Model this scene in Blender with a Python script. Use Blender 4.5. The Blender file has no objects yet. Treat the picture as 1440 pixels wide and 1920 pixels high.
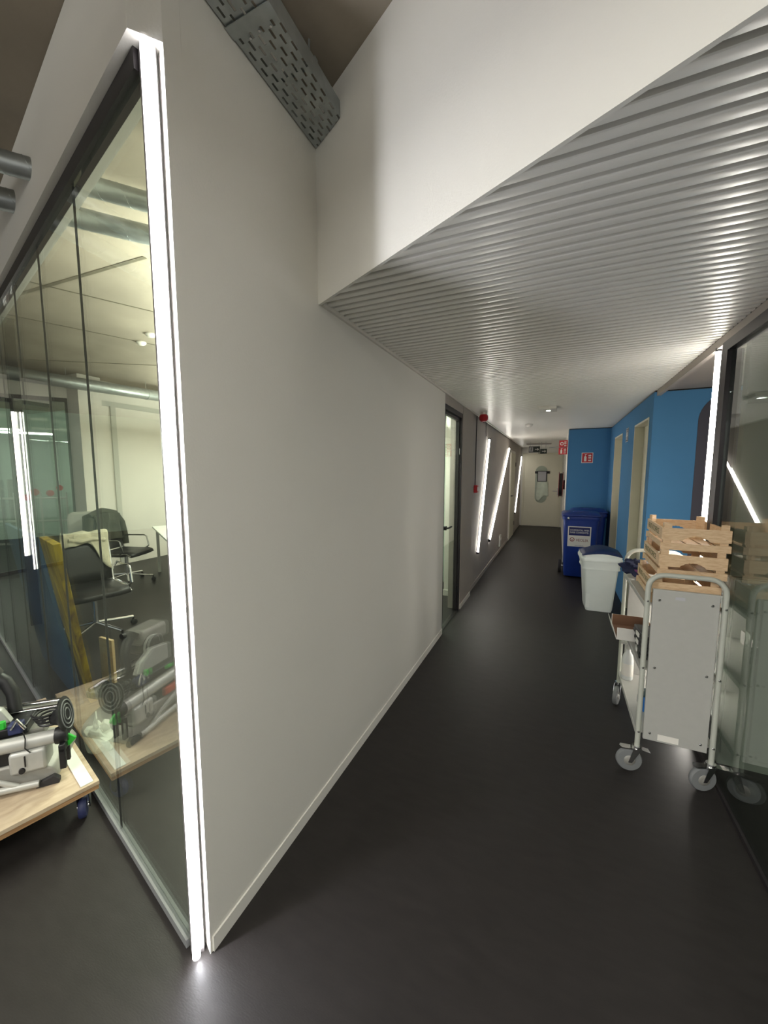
import bpy, math, random
from mathutils import Vector, Matrix
random.seed(7)
R = math.radians
SC = bpy.context.scene
COL = SC.collection

# ------------------------------------------------------------------ camera, world, exposure
cam_d = bpy.data.cameras.new('camera')
cam_d.sensor_fit = 'VERTICAL'
cam_d.sensor_height = 24.0
cam_d.lens = 24.0 * 721.0 / 1920.0
cam_d.clip_start = 0.02
cam = bpy.data.objects.new('camera', cam_d)
COL.objects.link(cam)
cam.location = (0, 0, 1.6)
cam.rotation_euler = (R(90 - 5.86), 0, R(24.2176))
SC.camera = cam

world = bpy.data.worlds.new('world')
SC.world = world
world.use_nodes = True
wb = world.node_tree.nodes['Background']
wb.inputs[0].default_value = (1.0, 0.97, 0.92, 1)
WORLD = 0.25
wb.inputs[1].default_value = WORLD

SC.view_settings.view_transform = 'Standard'
SC.view_settings.look = 'None'
SC.view_settings.gamma = 1.0
SC.view_settings.use_curve_mapping = False
SC.view_settings.exposure = 1.7

L_CORNER = 54.0      # LED row at the wall corner
L_RIGHT = 15.0       # LED tube at the right glass
L_TUBE = 8.0         # slanted corridor tubes
P_OFFICE = 17.5      # watts of each office lamp
P_STORE = 12.5       # watts of the lamp behind the glass door

P_HALL = 21.0        # watts of each unseen fill bar added behind the viewer

# ------------------------------------------------------------------ materials
def lin(c):
    o = []
    for v in c:
        v = v / 255.0
        o.append(v / 12.92 if v <= 0.04045 else ((v + 0.055) / 1.055) ** 2.4)
    return tuple(o)

def mat(name, rgb, rough=0.5, metal=0.0, var=0.06, scale=6.0, bump=0.0, bscale=60.0, stretch=None, spec=None, coat=0.0):
    m = bpy.data.materials.new(name)
    m.use_nodes = True
    nt = m.node_tree
    b = nt.nodes['Principled BSDF']
    c = lin(rgb)
    b.inputs['Roughness'].default_value = rough
    b.inputs['Metallic'].default_value = metal
    if spec is not None:
        b.inputs['Specular IOR Level'].default_value = spec
    if coat:
        b.inputs['Coat Weight'].default_value = coat
    tc = nt.nodes.new('ShaderNodeTexCoord')
    mp = nt.nodes.new('ShaderNodeMapping')
    if stretch:
        mp.inputs['Scale'].default_value = stretch
    nt.links.new(tc.outputs['Object'], mp.inputs['Vector'])
    n = nt.nodes.new('ShaderNodeTexNoise')
    n.inputs['Scale'].default_value = scale
    n.inputs['Detail'].default_value = 5.0
    nt.links.new(mp.outputs['Vector'], n.inputs['Vector'])
    rp = nt.nodes.new('ShaderNodeValToRGB')
    lo = tuple(max(0, v * (1 - var)) for v in c)
    hi = tuple(min(1, v * (1 + var)) for v in c)
    rp.color_ramp.elements[0].position = 0.3
    rp.color_ramp.elements[0].color = (*lo, 1)
    rp.color_ramp.elements[1].position = 0.7
    rp.color_ramp.elements[1].color = (*hi, 1)
    nt.links.new(n.outputs['Fac'], rp.inputs['Fac'])
    nt.links.new(rp.outputs['Color'], b.inputs['Base Color'])
    if bump:
        n2 = nt.nodes.new('ShaderNodeTexNoise')
        n2.inputs['Scale'].default_value = bscale
        n2.inputs['Detail'].default_value = 3.0
        nt.links.new(mp.outputs['Vector'], n2.inputs['Vector'])
        bp = nt.nodes.new('ShaderNodeBump')
        bp.inputs['Strength'].default_value = bump
        bp.inputs['Distance'].default_value = 0.01
        nt.links.new(n2.outputs['Fac'], bp.inputs['Height'])
        nt.links.new(bp.outputs['Normal'], b.inputs['Normal'])
    return m

def emit(name, rgb, strength):
    m = bpy.data.materials.new(name)
    m.use_nodes = True
    nt = m.node_tree
    for n in list(nt.nodes):
        nt.nodes.remove(n)
    o = nt.nodes.new('ShaderNodeOutputMaterial')
    e = nt.nodes.new('ShaderNodeEmission')
    e.inputs[0].default_value = (*rgb, 1)
    e.inputs[1].default_value = strength
    nt.links.new(e.outputs[0], o.inputs[0])
    return m

def glass(name, tint, f0=0.045):
    """clear pane: Schlick reflection over straight transmission"""
    m = bpy.data.materials.new(name)
    m.use_nodes = True
    nt = m.node_tree
    for n in list(nt.nodes):
        nt.nodes.remove(n)
    N = nt.nodes.new
    L = nt.links.new
    o = N('ShaderNodeOutputMaterial')
    mix = N('ShaderNodeMixShader')
    tr = N('ShaderNodeBsdfTransparent')
    tr.inputs[0].default_value = (*tint, 1)
    gl = N('ShaderNodeBsdfGlossy')
    gl.inputs['Color'].default_value = (1, 1, 1, 1)
    gl.inputs['Roughness'].default_value = 0.0
    g = N('ShaderNodeNewGeometry')
    dt = N('ShaderNodeVectorMath'); dt.operation = 'DOT_PRODUCT'
    L(g.outputs['Incoming'], dt.inputs[0]); L(g.outputs['Normal'], dt.inputs[1])
    ab = N('ShaderNodeMath'); ab.operation = 'ABSOLUTE'; L(dt.outputs['Value'], ab.inputs[0])
    su = N('ShaderNodeMath'); su.operation = 'SUBTRACT'; su.inputs[0].default_value = 1.0; L(ab.outputs[0], su.inputs[1])
    pw = N('ShaderNodeMath'); pw.operation = 'POWER'; pw.inputs[1].default_value = 5.0; L(su.outputs[0], pw.inputs[0])
    ma = N('ShaderNodeMath'); ma.operation = 'MULTIPLY_ADD'
    ma.inputs[1].default_value = 1 - f0; ma.inputs[2].default_value = f0; L(pw.outputs[0], ma.inputs[0])
    L(ma.outputs[0], mix.inputs[0]); L(tr.outputs[0], mix.inputs[1]); L(gl.outputs[0], mix.inputs[2])
    L(mix.outputs[0], o.inputs[0])
    return m

def wood(name, rgb, rgb2, scale=7.0, rough=0.6, stretch=(1, 1, 12)):
    m = bpy.data.materials.new(name)
    m.use_nodes = True
    nt = m.node_tree
    b = nt.nodes['Principled BSDF']
    b.inputs['Roughness'].default_value = rough
    tc = nt.nodes.new('ShaderNodeTexCoord')
    mp = nt.nodes.new('ShaderNodeMapping')
    mp.inputs['Scale'].default_value = stretch
    nt.links.new(tc.outputs['Object'], mp.inputs['Vector'])
    n = nt.nodes.new('ShaderNodeTexNoise')
    n.inputs['Scale'].default_value = scale
    n.inputs['Detail'].default_value = 6
    n.inputs['Distortion'].default_value = 0.6
    nt.links.new(mp.outputs['Vector'], n.inputs['Vector'])
    rp = nt.nodes.new('ShaderNodeValToRGB')
    rp.color_ramp.elements[0].position = 0.32
    rp.color_ramp.elements[0].color = (*lin(rgb2), 1)
    rp.color_ramp.elements[1].position = 0.62
    rp.color_ramp.elements[1].color = (*lin(rgb), 1)
    nt.links.new(n.outputs['Fac'], rp.inputs['Fac'])
    nt.links.new(rp.outputs['Color'], b.inputs['Base Color'])
    return m

MT = {}
MT['white'] = mat('white_wall_paint', (234, 232, 225), 0.75, var=0.015, scale=1.5, bump=0.06, bscale=140)
MT['white2'] = mat('white_satin_paint', (226, 222, 214), 0.45, var=0.015)
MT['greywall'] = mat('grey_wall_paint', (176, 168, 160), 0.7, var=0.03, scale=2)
MT['floor'] = mat('dark_linoleum', (40, 37, 36), 0.48, var=0.14, scale=9, bump=0.05, bscale=90, stretch=(1.0, 3.0, 1.0), spec=0.35)
MT['concrete'] = mat('raw_concrete', (158, 148, 134), 0.9, var=0.16, scale=1.6, bump=0.25, bscale=14)
MT['slat'] = mat('white_lacquered_slat', (242, 240, 234), 0.28, var=0.01, spec=0.5)
MT['void'] = mat('dark_ceiling_void', (128, 124, 118), 0.9, var=0.05)
MT['galv'] = mat('galvanised_steel', (176, 182, 182), 0.42, 0.75, var=0.12, scale=18)
MT['alu'] = mat('brushed_aluminium', (190, 186, 188), 0.35, 0.8, var=0.04)
MT['darkframe'] = mat('dark_bronze_frame', (46, 42, 44), 0.4, 0.3, var=0.06)
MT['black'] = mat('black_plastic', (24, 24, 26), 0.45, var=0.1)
MT['rubber'] = mat('dark_rubber', (40, 38, 40), 0.8, var=0.1)
MT['chrome'] = mat('chrome', (220, 220, 222), 0.12, 1.0, var=0.02)
MT['blue'] = mat('blue_wall_paint', (80, 134, 180), 0.8, var=0.03, scale=2, spec=0.2)
MT['darkarea'] = mat('dark_grey_area', (66, 66, 80), 0.5, var=0.04)
MT['cream'] = mat('cream_door_paint', (222, 218, 198), 0.5, var=0.015)
MT['binblue'] = mat('blue_bin_plastic', (26, 54, 134), 0.38, var=0.05, scale=10)
MT['lidblue'] = mat('dark_blue_lid_plastic', (22, 46, 96), 0.45, var=0.06)
MT['binwhite'] = mat('white_bin_plastic', (232, 240, 240), 0.42, var=0.02)
MT['sticker'] = mat('white_sticker', (226, 222, 214), 0.5, var=0.01)
MT['stickerblue'] = mat('dark_blue_print', (20, 28, 92), 0.5, var=0.02)
MT['veored'] = mat('dark_red_print', (132, 44, 40), 0.6, var=0.02)
MT['red'] = mat('red_plastic', (176, 26, 34), 0.4, var=0.05)
MT['signred'] = mat('red_sign_print', (196, 44, 56), 0.5, var=0.03)
MT['signwhite'] = mat('white_sign_print', (236, 232, 226), 0.5, var=0.01)
MT['signblack'] = mat('dark_green_sign_face', (22, 38, 28), 0.5, var=0.03)
MT['signnavy'] = mat('navy_sign_print', (24, 48, 84), 0.5, var=0.02)
MT['trolley'] = mat('light_grey_powder_coat', (172, 171, 166), 0.45, var=0.02, scale=30)
MT['tubegrey'] = mat('grey_green_tube_enamel', (178, 180, 170), 0.4, var=0.03)
MT['wheelgrey'] = mat('grey_wheel_rubber', (118, 120, 121), 0.6, var=0.05)
MT['crate'] = wood('pine_crate_wood', (214, 186, 150), (192, 158, 122), 9, 0.65, (3, 3, 26))
MT['cratetext'] = mat('olive_stencil_print', (78, 84, 48), 0.7, var=0.1)
MT['ply'] = wood('birch_plywood', (192, 174, 150), (172, 152, 128), 5, 0.6, (6, 2, 2))
MT['plyedge'] = wood('plywood_edge', (176, 138, 98), (128, 94, 62), 6, 0.7, (1, 1, 60))
MT['plank'] = wood('yellow_stained_plank', (186, 160, 40), (96, 70, 40), 2.2, 0.6, (9, 9, 1.2))
MT['offcut'] = wood('pale_offcut_wood', (206, 182, 140), (190, 160, 118), 6, 0.6, (2, 2, 10))
MT['slate'] = mat('slate_blue_board', (48, 84, 120), 0.5, var=0.35, scale=1.6)
MT['greycast'] = mat('grey_cast_metal', (150, 148, 142), 0.5, 0.25, var=0.1, scale=14)
MT['lightcast'] = mat('light_grey_cast_metal', (176, 176, 172), 0.42, 0.3, var=0.08, scale=14)
MT['green'] = mat('bright_green_plastic', (46, 176, 54), 0.4, var=0.06)
MT['teal'] = mat('dark_teal_plastic', (28, 62, 68), 0.5, var=0.1)
MT['orange'] = mat('orange_red_plastic', (184, 66, 36), 0.5, var=0.08)
MT['navywheel'] = mat('navy_wheel_rubber', (40, 46, 84), 0.55, var=0.1)
MT['whiteplate'] = mat('white_laminate', (226, 230, 222), 0.4, var=0.01)
MT['leather'] = mat('black_leather', (30, 29, 30), 0.45, var=0.15, bump=0.15)
MT['knit'] = mat('pale_knit_cloth', (186, 180, 156), 0.95, var=0.12, scale=30, bump=0.5, bscale=120)
MT['jacket'] = mat('dark_olive_jacket_cloth', (48, 48, 38), 0.9, var=0.5, scale=9, bump=0.3, bscale=40)
MT['navycloth'] = mat('navy_cloth', (26, 34, 66), 0.85, var=0.3, scale=14, bump=0.3)
MT['purple'] = mat('purple_pink_cloth', (122, 66, 122), 0.85, var=0.5, scale=22, bump=0.3)
MT['cardin'] = mat('brown_cardboard', (112, 82, 62), 0.85, var=0.15)
MT['cardwhite'] = mat('white_cardboard', (214, 212, 206), 0.7, var=0.03)
MT['bottle'] = mat('white_translucent_plastic', (214, 216, 214), 0.35, var=0.02)
MT['bluetub'] = mat('bright_blue_plastic', (30, 110, 190), 0.4, var=0.05)
MT['maroon'] = mat('dark_red_enamel', (112, 20, 26), 0.4, var=0.1)
MT['paper'] = mat('grey_print_paper', (178, 178, 182), 0.6, var=0.04)
MT['cloth'] = mat('pale_green_cloth', (212, 222, 206), 0.9, var=0.08, scale=10)
MT['doorglass'] = mat('misty_green_window', (150, 160, 142), 0.25, var=0.06, scale=4)
MT['greenwall'] = mat('pale_green_wall', (186, 206, 190), 0.8, var=0.03)
MT['greycab'] = mat('light_grey_cabinet', (190, 190, 182), 0.5, var=0.02)
MT['bag'] = mat('milky_plastic_bag', (190, 196, 184), 0.35, var=0.06, scale=12)
MT['joint'] = mat('dark_ceiling_joint', (98, 92, 76), 0.9, var=0.2, scale=20)
MT['glass'] = glass('clear_glass', (0.93, 0.965, 0.94))
MT['glassR'] = glass('grey_green_glass', (0.80, 0.86, 0.82), 0.06)
MT['led'] = emit('led_diffuser', (1.0, 0.965, 0.97), 3.0)
MT['ledrow'] = emit('led_row', (0.93, 0.945, 1.0), L_CORNER)
MT['ledR'] = emit('led_tube_right', (1.0, 0.95, 0.86), L_RIGHT)
MT['ledT'] = emit('led_tube_corridor', (1.0, 0.95, 0.86), L_TUBE)
MT['ledFar'] = emit('led_tube_far', (1.0, 0.95, 0.86), L_TUBE * 0.38)
MT['ledO'] = emit('led_lamp_office', (0.95, 1.0, 0.88), 14.0)
MT['lampface'] = emit('lamp_diffuser', (0.92, 1.0, 0.88), 3.0)

# ------------------------------------------------------------------ mesh helpers
class MB:
    def __init__(self):
        self.v = []
        self.f = []

    def add(self, vs, fs):
        n = len(self.v)
        self.v += [Vector(p) for p in vs]
        self.f += [tuple(i + n for i in q) for q in fs]
        return self

    def box(self, x0, x1, y0, y1, z0, z1):
        return self.add([(x0, y0, z0), (x1, y0, z0), (x1, y1, z0), (x0, y1, z0), (x0, y0, z1), (x1, y0, z1), (x1, y1, z1), (x0, y1, z1)],
                        [(0, 3, 2, 1), (4, 5, 6, 7), (0, 1, 5, 4), (1, 2, 6, 5), (2, 3, 7, 6), (3, 0, 4, 7)])

    def hexa(self, a, ex, ey, ez):
        a, ex, ey, ez = map(Vector, (a, ex, ey, ez))
        return self.add([a, a + ex, a + ex + ey, a + ey, a + ez, a + ex + ez, a + ex + ey + ez, a + ey + ez],
                        [(0, 3, 2, 1), (4, 5, 6, 7), (0, 1, 5, 4), (1, 2, 6, 5), (2, 3, 7, 6), (3, 0, 4, 7)])

    def extr(self, pts, vec):
        pts = [Vector(p) for p in pts]
        vec = Vector(vec)
        n = len(pts)
        return self.add(pts + [p + vec for p in pts],
                        [tuple(reversed(range(n))), tuple(range(n, 2 * n))] + [(i, (i + 1) % n, n + (i + 1) % n, n + i) for i in range(n)])

    def prism(self, poly, z0, z1):
        return self.extr([(p[0], p[1], z0) for p in poly], (0, 0, z1 - z0))

    def cyl(self, p0, p1, r0, r1=None, n=16, caps=True):
        r1 = r0 if r1 is None else r1
        p0, p1 = Vector(p0), Vector(p1)
        d = (p1 - p0).normalized()
        a = d.orthogonal().normalized()
        b = d.cross(a)
        vs = []
        for p, r in ((p0, r0), (p1, r1)):
            for i in range(n):
                t = 2 * math.pi * i / n
                vs.append(p + (a * math.cos(t) + b * math.sin(t)) * r)
        fs = [(i, (i + 1) % n, n + (i + 1) % n, n + i) for i in range(n)]
        if caps:
            fs += [tuple(reversed(range(n))), tuple(range(n, 2 * n))]
        return self.add(vs, fs)

    def tube(self, path, r, n=10, closed=False):
        P = [Vector(p) for p in path]
        k = len(P)
        vs = []
        prev = None
        for i, p in enumerate(P):
            if closed:
                d = (P[(i + 1) % k] - P[i - 1]).normalized()
            else:
                d = (P[min(i + 1, k - 1)] - P[max(i - 1, 0)]).normalized()
            if prev is None:
                a = d.orthogonal().normalized()
            else:
                a = (prev - d * prev.dot(d)).normalized()
            prev = a
            b = d.cross(a)
            for j in range(n):
                t = 2 * math.pi * j / n
                vs.append(p + (a * math.cos(t) + b * math.sin(t)) * r)
        fs = []
        for i in range(k if closed else k - 1):
            i2 = (i + 1) % k
            for j in range(n):
                j2 = (j + 1) % n
                fs.append((i * n + j, i * n + j2, i2 * n + j2, i2 * n + j))
        if not closed:
            fs += [tuple(reversed(range(n))), tuple(range((k - 1) * n, k * n))]
        return self.add(vs, fs)

    def lathe(self, prof, c=(0, 0, 0), axis=(0, 0, 1), n=20):
        """prof: list of (radius, height) along axis"""
        c = Vector(c)
        d = Vector(axis).normalized()
        a = d.orthogonal().normalized()
        b = d.cross(a)
        vs = []
        for r, h in prof:
            for j in range(n):
                t = 2 * math.pi * j / n
                vs.append(c + d * h + (a * math.cos(t) + b * math.sin(t)) * max(r, 1e-5))
        fs = []
        for i in range(len(prof) - 1):
            for j in range(n):
                j2 = (j + 1) % n
                fs.append((i * n + j, i * n + j2, (i + 1) * n + j2, (i + 1) * n + j))
        fs += [tuple(reversed(range(n))), tuple(range((len(prof) - 1) * n, len(prof) * n))]
        return self.add(vs, fs)

    def blob(self, c, s, nu=18, nv=12, amp=0.0, seed=0):
        rnd = random.Random(seed)
        ph = [(rnd.uniform(0, 6.3), rnd.uniform(0, 6.3), rnd.randint(2, 4), rnd.randint(2, 5)) for _ in range(5)]
        vs = []
        for i in range(nv + 1):
            th = math.pi * i / nv
            for j in range(nu):
                t = 2 * math.pi * j / nu
                k = 1 + amp * sum(math.sin(q[2] * t + q[0]) * math.sin(q[3] * th + q[1]) for q in ph) / 2
                if i in (0, nv):
                    k = 1
                vs.append((c[0] + s[0] * k * math.sin(th) * math.cos(t), c[1] + s[1] * k * math.sin(th) * math.sin(t), c[2] + s[2] * k * math.cos(th)))
        fs = []
        for i in range(nv):
            for j in range(nu):
                j2 = (j + 1) % nu
                fs.append((i * nu + j, (i + 1) * nu + j, (i + 1) * nu + j2, i * nu + j2))
        return self.add(vs, fs)

    def grid(self, pts):
        """pts[i][j]: open surface"""
        ni, nj = len(pts), len(pts[0])
        return self.add([p for row in pts for p in row],
                        [(i * nj + j, i * nj + j + 1, (i + 1) * nj + j + 1, (i + 1) * nj + j) for i in range(ni - 1) for j in range(nj - 1)])

    def xf(self, M):
        self.v = [M @ p for p in self.v]
        return self

    def build(self, name, m, parent=None, bevel=0.0, smooth=True, solid=0.0, sub=0, angle=40):
        me = bpy.data.meshes.new(name)
        me.from_pydata([tuple(p) for p in self.v], [], self.f)
        me.materials.append(MT[m] if isinstance(m, str) else m)
        me.validate()
        import bmesh
        bm = bmesh.new()
        bm.from_mesh(me)
        if not solid:
            bmesh.ops.recalc_face_normals(bm, faces=bm.faces)
        bm.to_mesh(me)
        bm.free()
        if smooth:
            for p in me.polygons:
                p.use_smooth = True
            me.set_sharp_from_angle(angle=R(angle))
        o = bpy.data.objects.new(name, me)
        COL.objects.link(o)
        if parent:
            o.parent = parent
        if solid:
            md = o.modifiers.new('thick', 'SOLIDIFY')
            md.thickness = solid
            md.offset = 0
        if bevel:
            md = o.modifiers.new('bevel', 'BEVEL')
            md.width = bevel
            md.segments = 2
            md.limit_method = 'ANGLE'
        if sub:
            md = o.modifiers.new('sub', 'SUBSURF')
            md.levels = sub
            md.render_levels = sub
        return o

def tag(o, label, cat, group=None):
    o['label'] = label
    o['category'] = cat
    if group:
        o['group'] = group
    return o

def struct(o, label=None):
    o['kind'] = 'structure'
    if label:
        o['label'] = label
    return o

def thing(name, label, cat, loc=(0, 0, 0), rz=0.0, group=None):
    o = bpy.data.objects.new(name, None)
    o.empty_display_size = 0.1
    COL.objects.link(o)
    o.location = loc
    o.rotation_euler = (0, 0, rz)
    return tag(o, label, cat, group)

def room(name, label, loc=(0, 0, 0), rz=0.0):
    o = bpy.data.objects.new(name, None)
    COL.objects.link(o)
    o.location = loc
    o.rotation_euler = (0, 0, rz)
    return struct(o, label)

def dup(root, loc, rz, label=None):
    r = root.copy()
    COL.objects.link(r)
    r.location = loc
    r.rotation_euler = (0, 0, rz)
    if label:
        r['label'] = label
    for ch in list(root.children):
        c = ch.copy()
        COL.objects.link(c)
        c.parent = r
        for g in list(ch.children):
            d = g.copy()
            COL.objects.link(d)
            d.parent = c
    return r

def text(body, size, m, parent, origin, right, up, name='lettering', align='CENTER', depth=0.0006, width=None):
    """flat print: letters as thin mesh on the plane spanned by right/up"""
    cu = bpy.data.curves.new(name, 'FONT')
    cu.body = body
    cu.size = size
    cu.extrude = depth
    cu.align_x = align
    cu.align_y = 'CENTER'
    cu.resolution_u = 2
    to = bpy.data.objects.new(name, cu)
    COL.objects.link(to)
    dg = bpy.context.evaluated_depsgraph_get()
    me = bpy.data.meshes.new_from_object(to.evaluated_get(dg))
    bpy.data.objects.remove(to)
    r = Vector(right).normalized()
    u = Vector(up).normalized()
    n = r.cross(u)
    sx = 1.0
    if width:
        xs = [v.co.x for v in me.vertices]
        sx = width / (max(xs) - min(xs))
    for v in me.vertices:
        v.co = Vector(origin) + r * v.co.x * sx + u * v.co.y + n * v.co.z
    me.materials.clear()
    me.materials.append(MT[m])
    o = bpy.data.objects.new(name, me)
    COL.objects.link(o)
    if parent:
        o.parent = parent
    return o

def area(name, loc, rot, sx, sy, power, rgb, parent=None):
    l = bpy.data.lights.new(name, 'AREA')
    l.shape = 'RECTANGLE'
    l.size = sx
    l.size_y = sy
    l.energy = power
    l.color = rgb
    o = bpy.data.objects.new(name, l)
    COL.objects.link(o)
    o.location = loc
    o.rotation_euler = rot
    if parent:
        o.parent = parent
    return o

# ------------------------------------------------------------------ key geometry
XL, XL2 = -0.99, -1.02          # corridor left wall: near part, far part
CZ = 2.35                       # slatted ceiling
HZ = 3.10                       # concrete ceiling
U = Vector((-0.9688, 0.2480, 0))    # along the office glass
NV = Vector((0.2480, 0.9688, 0))    # into the office
GA = Vector((-1.133, 0.79, 0))      # start of glass line
def G(s, off, z=0.0):
    return GA + U * s + NV * off + Vector((0, 0, z))
XR = 0.81                       # right glass line
YE = 12.35                      # end wall

# ------------------------------------------------------------------ floor and ceilings
struct(MB().box(-13, 5, -7, 13, -0.1, 0).build('floor', 'floor'))
struct(MB().box(-13, 5, -7, 13, HZ, HZ + 0.15).build('ceiling', 'concrete'))

# wall at the left of the corridor, with a recessed end for the LED
o = MB()
o.prism([(XL, 0.79), (XL, 3.6), (-1.13, 3.6), (-1.13, 0.832), (-1.03, 0.806)], 0, 2.72)
o.prism([(XL, 0.8465), (XL, 3.6), (-1.13, 3.6), (-1.13, 0.8465)], 2.72, HZ - 0.001)
wl = struct(o.build('wall_left', 'white'))
struct(MB().box(XL, XL + 0.006, 0.80, 3.6, 0.0, 0.055).build('baseboard_left', 'white'))

# upper wall above office glass (fascia + nib over the LED)
F0 = Vector((-1.042, 0.730, 0))
e6 = F0 + U * 6.5
o = MB().prism([(XL, 0.79), F0.xy, e6.xy, (e6 + NV * 0.12).xy, (F0 + NV * 0.12).xy, (XL, 0.846)], 2.72, HZ - 0.001)
struct(o.build('wall_office_upper', 'white'))

# slanting bulkhead over the corridor mouth
B0 = Vector((-1.0, 1.503, 0))
BD = Vector((0.895, -0.4454, 0)).normalized()
BN = Vector((0.4454, 0.895, 0)).normalized()
BL = 2.15
o = MB().prism([B0.xy, (B0 + BD * BL).xy, (B0 + BD * BL + BN * 0.012).xy, (B0 + BN * 0.012).xy], 2.332, HZ - 0.001)
struct(o.build('wall_bulkhead', 'white'))
struct(MB().box(XL + 0.0005, XL + 0.014, 1.52, YE, 2.335, 2.375).build('trim_1', 'white2'))

def bulk_x(y):      # x where the rear face of bulkhead crosses y
    p = B0 + BN * 0.006
    t = (y - p.y) / BD.y
    return (p + BD * t).x

# slatted ceiling : backing board + every slat its own piece
sl = room('ceiling_slatted', 'white slatted metal ceiling over the corridor')
o = MB().prism([(B0 + BN * 0.012).xy, (B0 + BN * 0.03 + BD * BL).xy, (2.4, 0.56), (2.4, YE), (-1.02, YE), (-1.02, 1.53)], CZ + 0.05, CZ + 0.08)
o.build('backing_board', 'void', sl)
proto = {}
y = 0.80
k = 0
while y < YE - 0.05:
    y0, y1 = y, y + 0.031
    xr = 0.80 if y < 7.47 else 0.145
    pts = []
    def xl(yy):
        return max(XL + 0.003, bulk_x(yy))
    a0, a1 = xl(y0), xl(y1)
    key = None
    if a0 == a1:
        key = xr
    if key is not None and key in proto:
        c = bpy.data.objects.new('slat', proto[key])
        COL.objects.link(c)
        c.parent = sl
        c.location = (0, y, 0)
    else:
        # profile with softened lower edges (y,z) extruded along x, left end follows the bulkhead
        prof = [(0, 0.03), (0, 0.004), (0.0015, 0.0008), (0.004, 0), (0.027, 0), (0.0295, 0.0008), (0.031, 0.004), (0.031, 0.03)]
        n = len(prof)
        vs = [((a0 + (a1 - a0) * p[0] / 0.031), p[0], CZ + p[1]) for p in prof] + [(xr, p[0], CZ + p[1]) for p in prof]
        fs = [tuple(range(n)), tuple(reversed(range(n, 2 * n)))] + [(i, n + i, n + (i + 1) % n, (i + 1) % n) for i in range(n)]
        c = MB().add(vs, fs).build('slat', 'slat', sl, angle=20)
        c.location = (0, y, 0)
        if key is not None:
            proto[key] = c.data
    y += 0.05
    k += 1

# ------------------------------------------------------------------ far part of left wall, doors
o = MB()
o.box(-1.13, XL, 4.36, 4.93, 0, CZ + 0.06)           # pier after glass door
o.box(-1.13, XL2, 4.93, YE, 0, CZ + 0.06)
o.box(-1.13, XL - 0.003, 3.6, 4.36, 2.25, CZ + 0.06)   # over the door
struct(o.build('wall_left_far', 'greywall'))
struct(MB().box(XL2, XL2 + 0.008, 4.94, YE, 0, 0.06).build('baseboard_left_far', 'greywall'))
struct(MB().box(XL, XL + 0.008, 4.37, 4.93, 0, 0.055).build('baseboard_pier', 'white2'))

d1 = room('door_1', 'dark framed glass door standing in the left wall')
o = MB()
o.box(-1.06, XL - 0.004, 3.602, 3.635, 0.0, 2.25)
o.box(-1.06, XL - 0.004, 4.31, 4.358, 0.0, 2.25)
o.box(-1.06, XL - 0.004, 3.635, 4.31, 2.20, 2.25)
o.build('door_frame', 'darkframe', d1)
o = MB()
o.box(-1.045, -1.015, 3.638, 3.655, 0.012, 2.195)
o.box(-1.045, -1.015, 4.285, 4.307, 0.012, 2.195)
o.box(-1.045, -1.015, 3.655, 4.285, 2.165, 2.195)
lf = o.build('leaf_frame', 'darkframe', d1)
MB().box(-1.034, -1.026, 3.655, 4.285, 0.012, 2.165).build('pane', 'glass', d1)
for z in (0.2, 1.70, 1.93):
    MB().cyl((-1.008, 4.308, z), (-1.008, 4.308, z + 0.10), 0.009, n=10).build('hinge', 'black', d1)
MB().box(-1.012, -1.0095, 4.30, 4.312, 1.80, 1.87).build('latch_plate', 'chrome', d1)
o = MB()
o.cyl((-1.014, 3.70, 1.05), (-0.985, 3.70, 1.05), 0.022, n=14)
o.tube([(-0.985, 3.70, 1.05), (-0.972, 3.703, 1.05), (-0.966, 3.715, 1.05), (-0.965, 3.82, 1.052)], 0.009, 8)
o.build('door_handle', 'black', d1)
struct(MB().box(-1.03, -1.0, 3.636, 4.309, 0.0, 0.004).build('trim_2', 'darkframe'))

# small bright room behind the glass door
o = MB()
o.box(-1.30, -1.131, 4.80, 4.86, 0, 2.5)      # nib with baseboard
o.box(-2.6, -1.131, 5.55, 5.61, 0, 2.5)
o.box(-2.66, -2.6, 3.5, 5.6, 0, 2.5)
o.box(-2.6, -1.131, 3.48, 3.54, 0, 2.5)
o.box(-2.66, -1.131, 3.48, 5.6, 2.5, 2.53)
struct(o.build('wall_side_room', 'white2'))
struct(MB().box(-1.31, -1.131, 4.785, 4.80, 0, 0.075).build('baseboard_side_room', 'white2'))
sb = thing('tall_cabinet', 'pale green tall cabinet behind the open glass door', 'cabinet', (-1.52, 5.36, 0))
MB().box(-0.24, 0.24, -0.13, 0.18, 0.05, 2.0).build('body', 'greenwall', sb, bevel=0.004)
MB().box(-0.235, 0.235, -0.145, -0.131, 0.07, 0.95).build('door', 'greenwall', sb, bevel=0.002)
MB().box(-0.235, 0.235, -0.145, -0.131, 0.97, 1.98).build('door', 'greenwall', sb, bevel=0.002)
MB().box(-0.22, 0.22, -0.11, 0.16, 0.0, 0.05).build('plinth', 'black', sb)
lp = thing('wall_lamp_box', 'bright square lamp box glowing behind the glass door', 'lamp', (-1.40, 4.72, 2.05))
MB().box(-0.13, 0.09, -0.10, 0.07, 0, 0.15).build('housing', 'white2', lp, bevel=0.004)
MB().box(-0.125, 0.085, -0.104, -0.1005, 0.005, 0.145).build('diffuser', 'lampface', lp)
sl2 = thing('side_room_ceiling_lamp', 'flat ceiling lamp lighting the room behind the glass door', 'lamp', (-1.75, 4.3, 2.46))
MB().box(-0.3, 0.3, -0.3, 0.3, 0, 0.04).build('housing', 'white2', sl2)
area('lamp_glow', (0, 0, -0.005), (0, 0, 0), 0.55, 0.55, P_STORE, (0.90, 1.0, 0.84), sl2)

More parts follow.
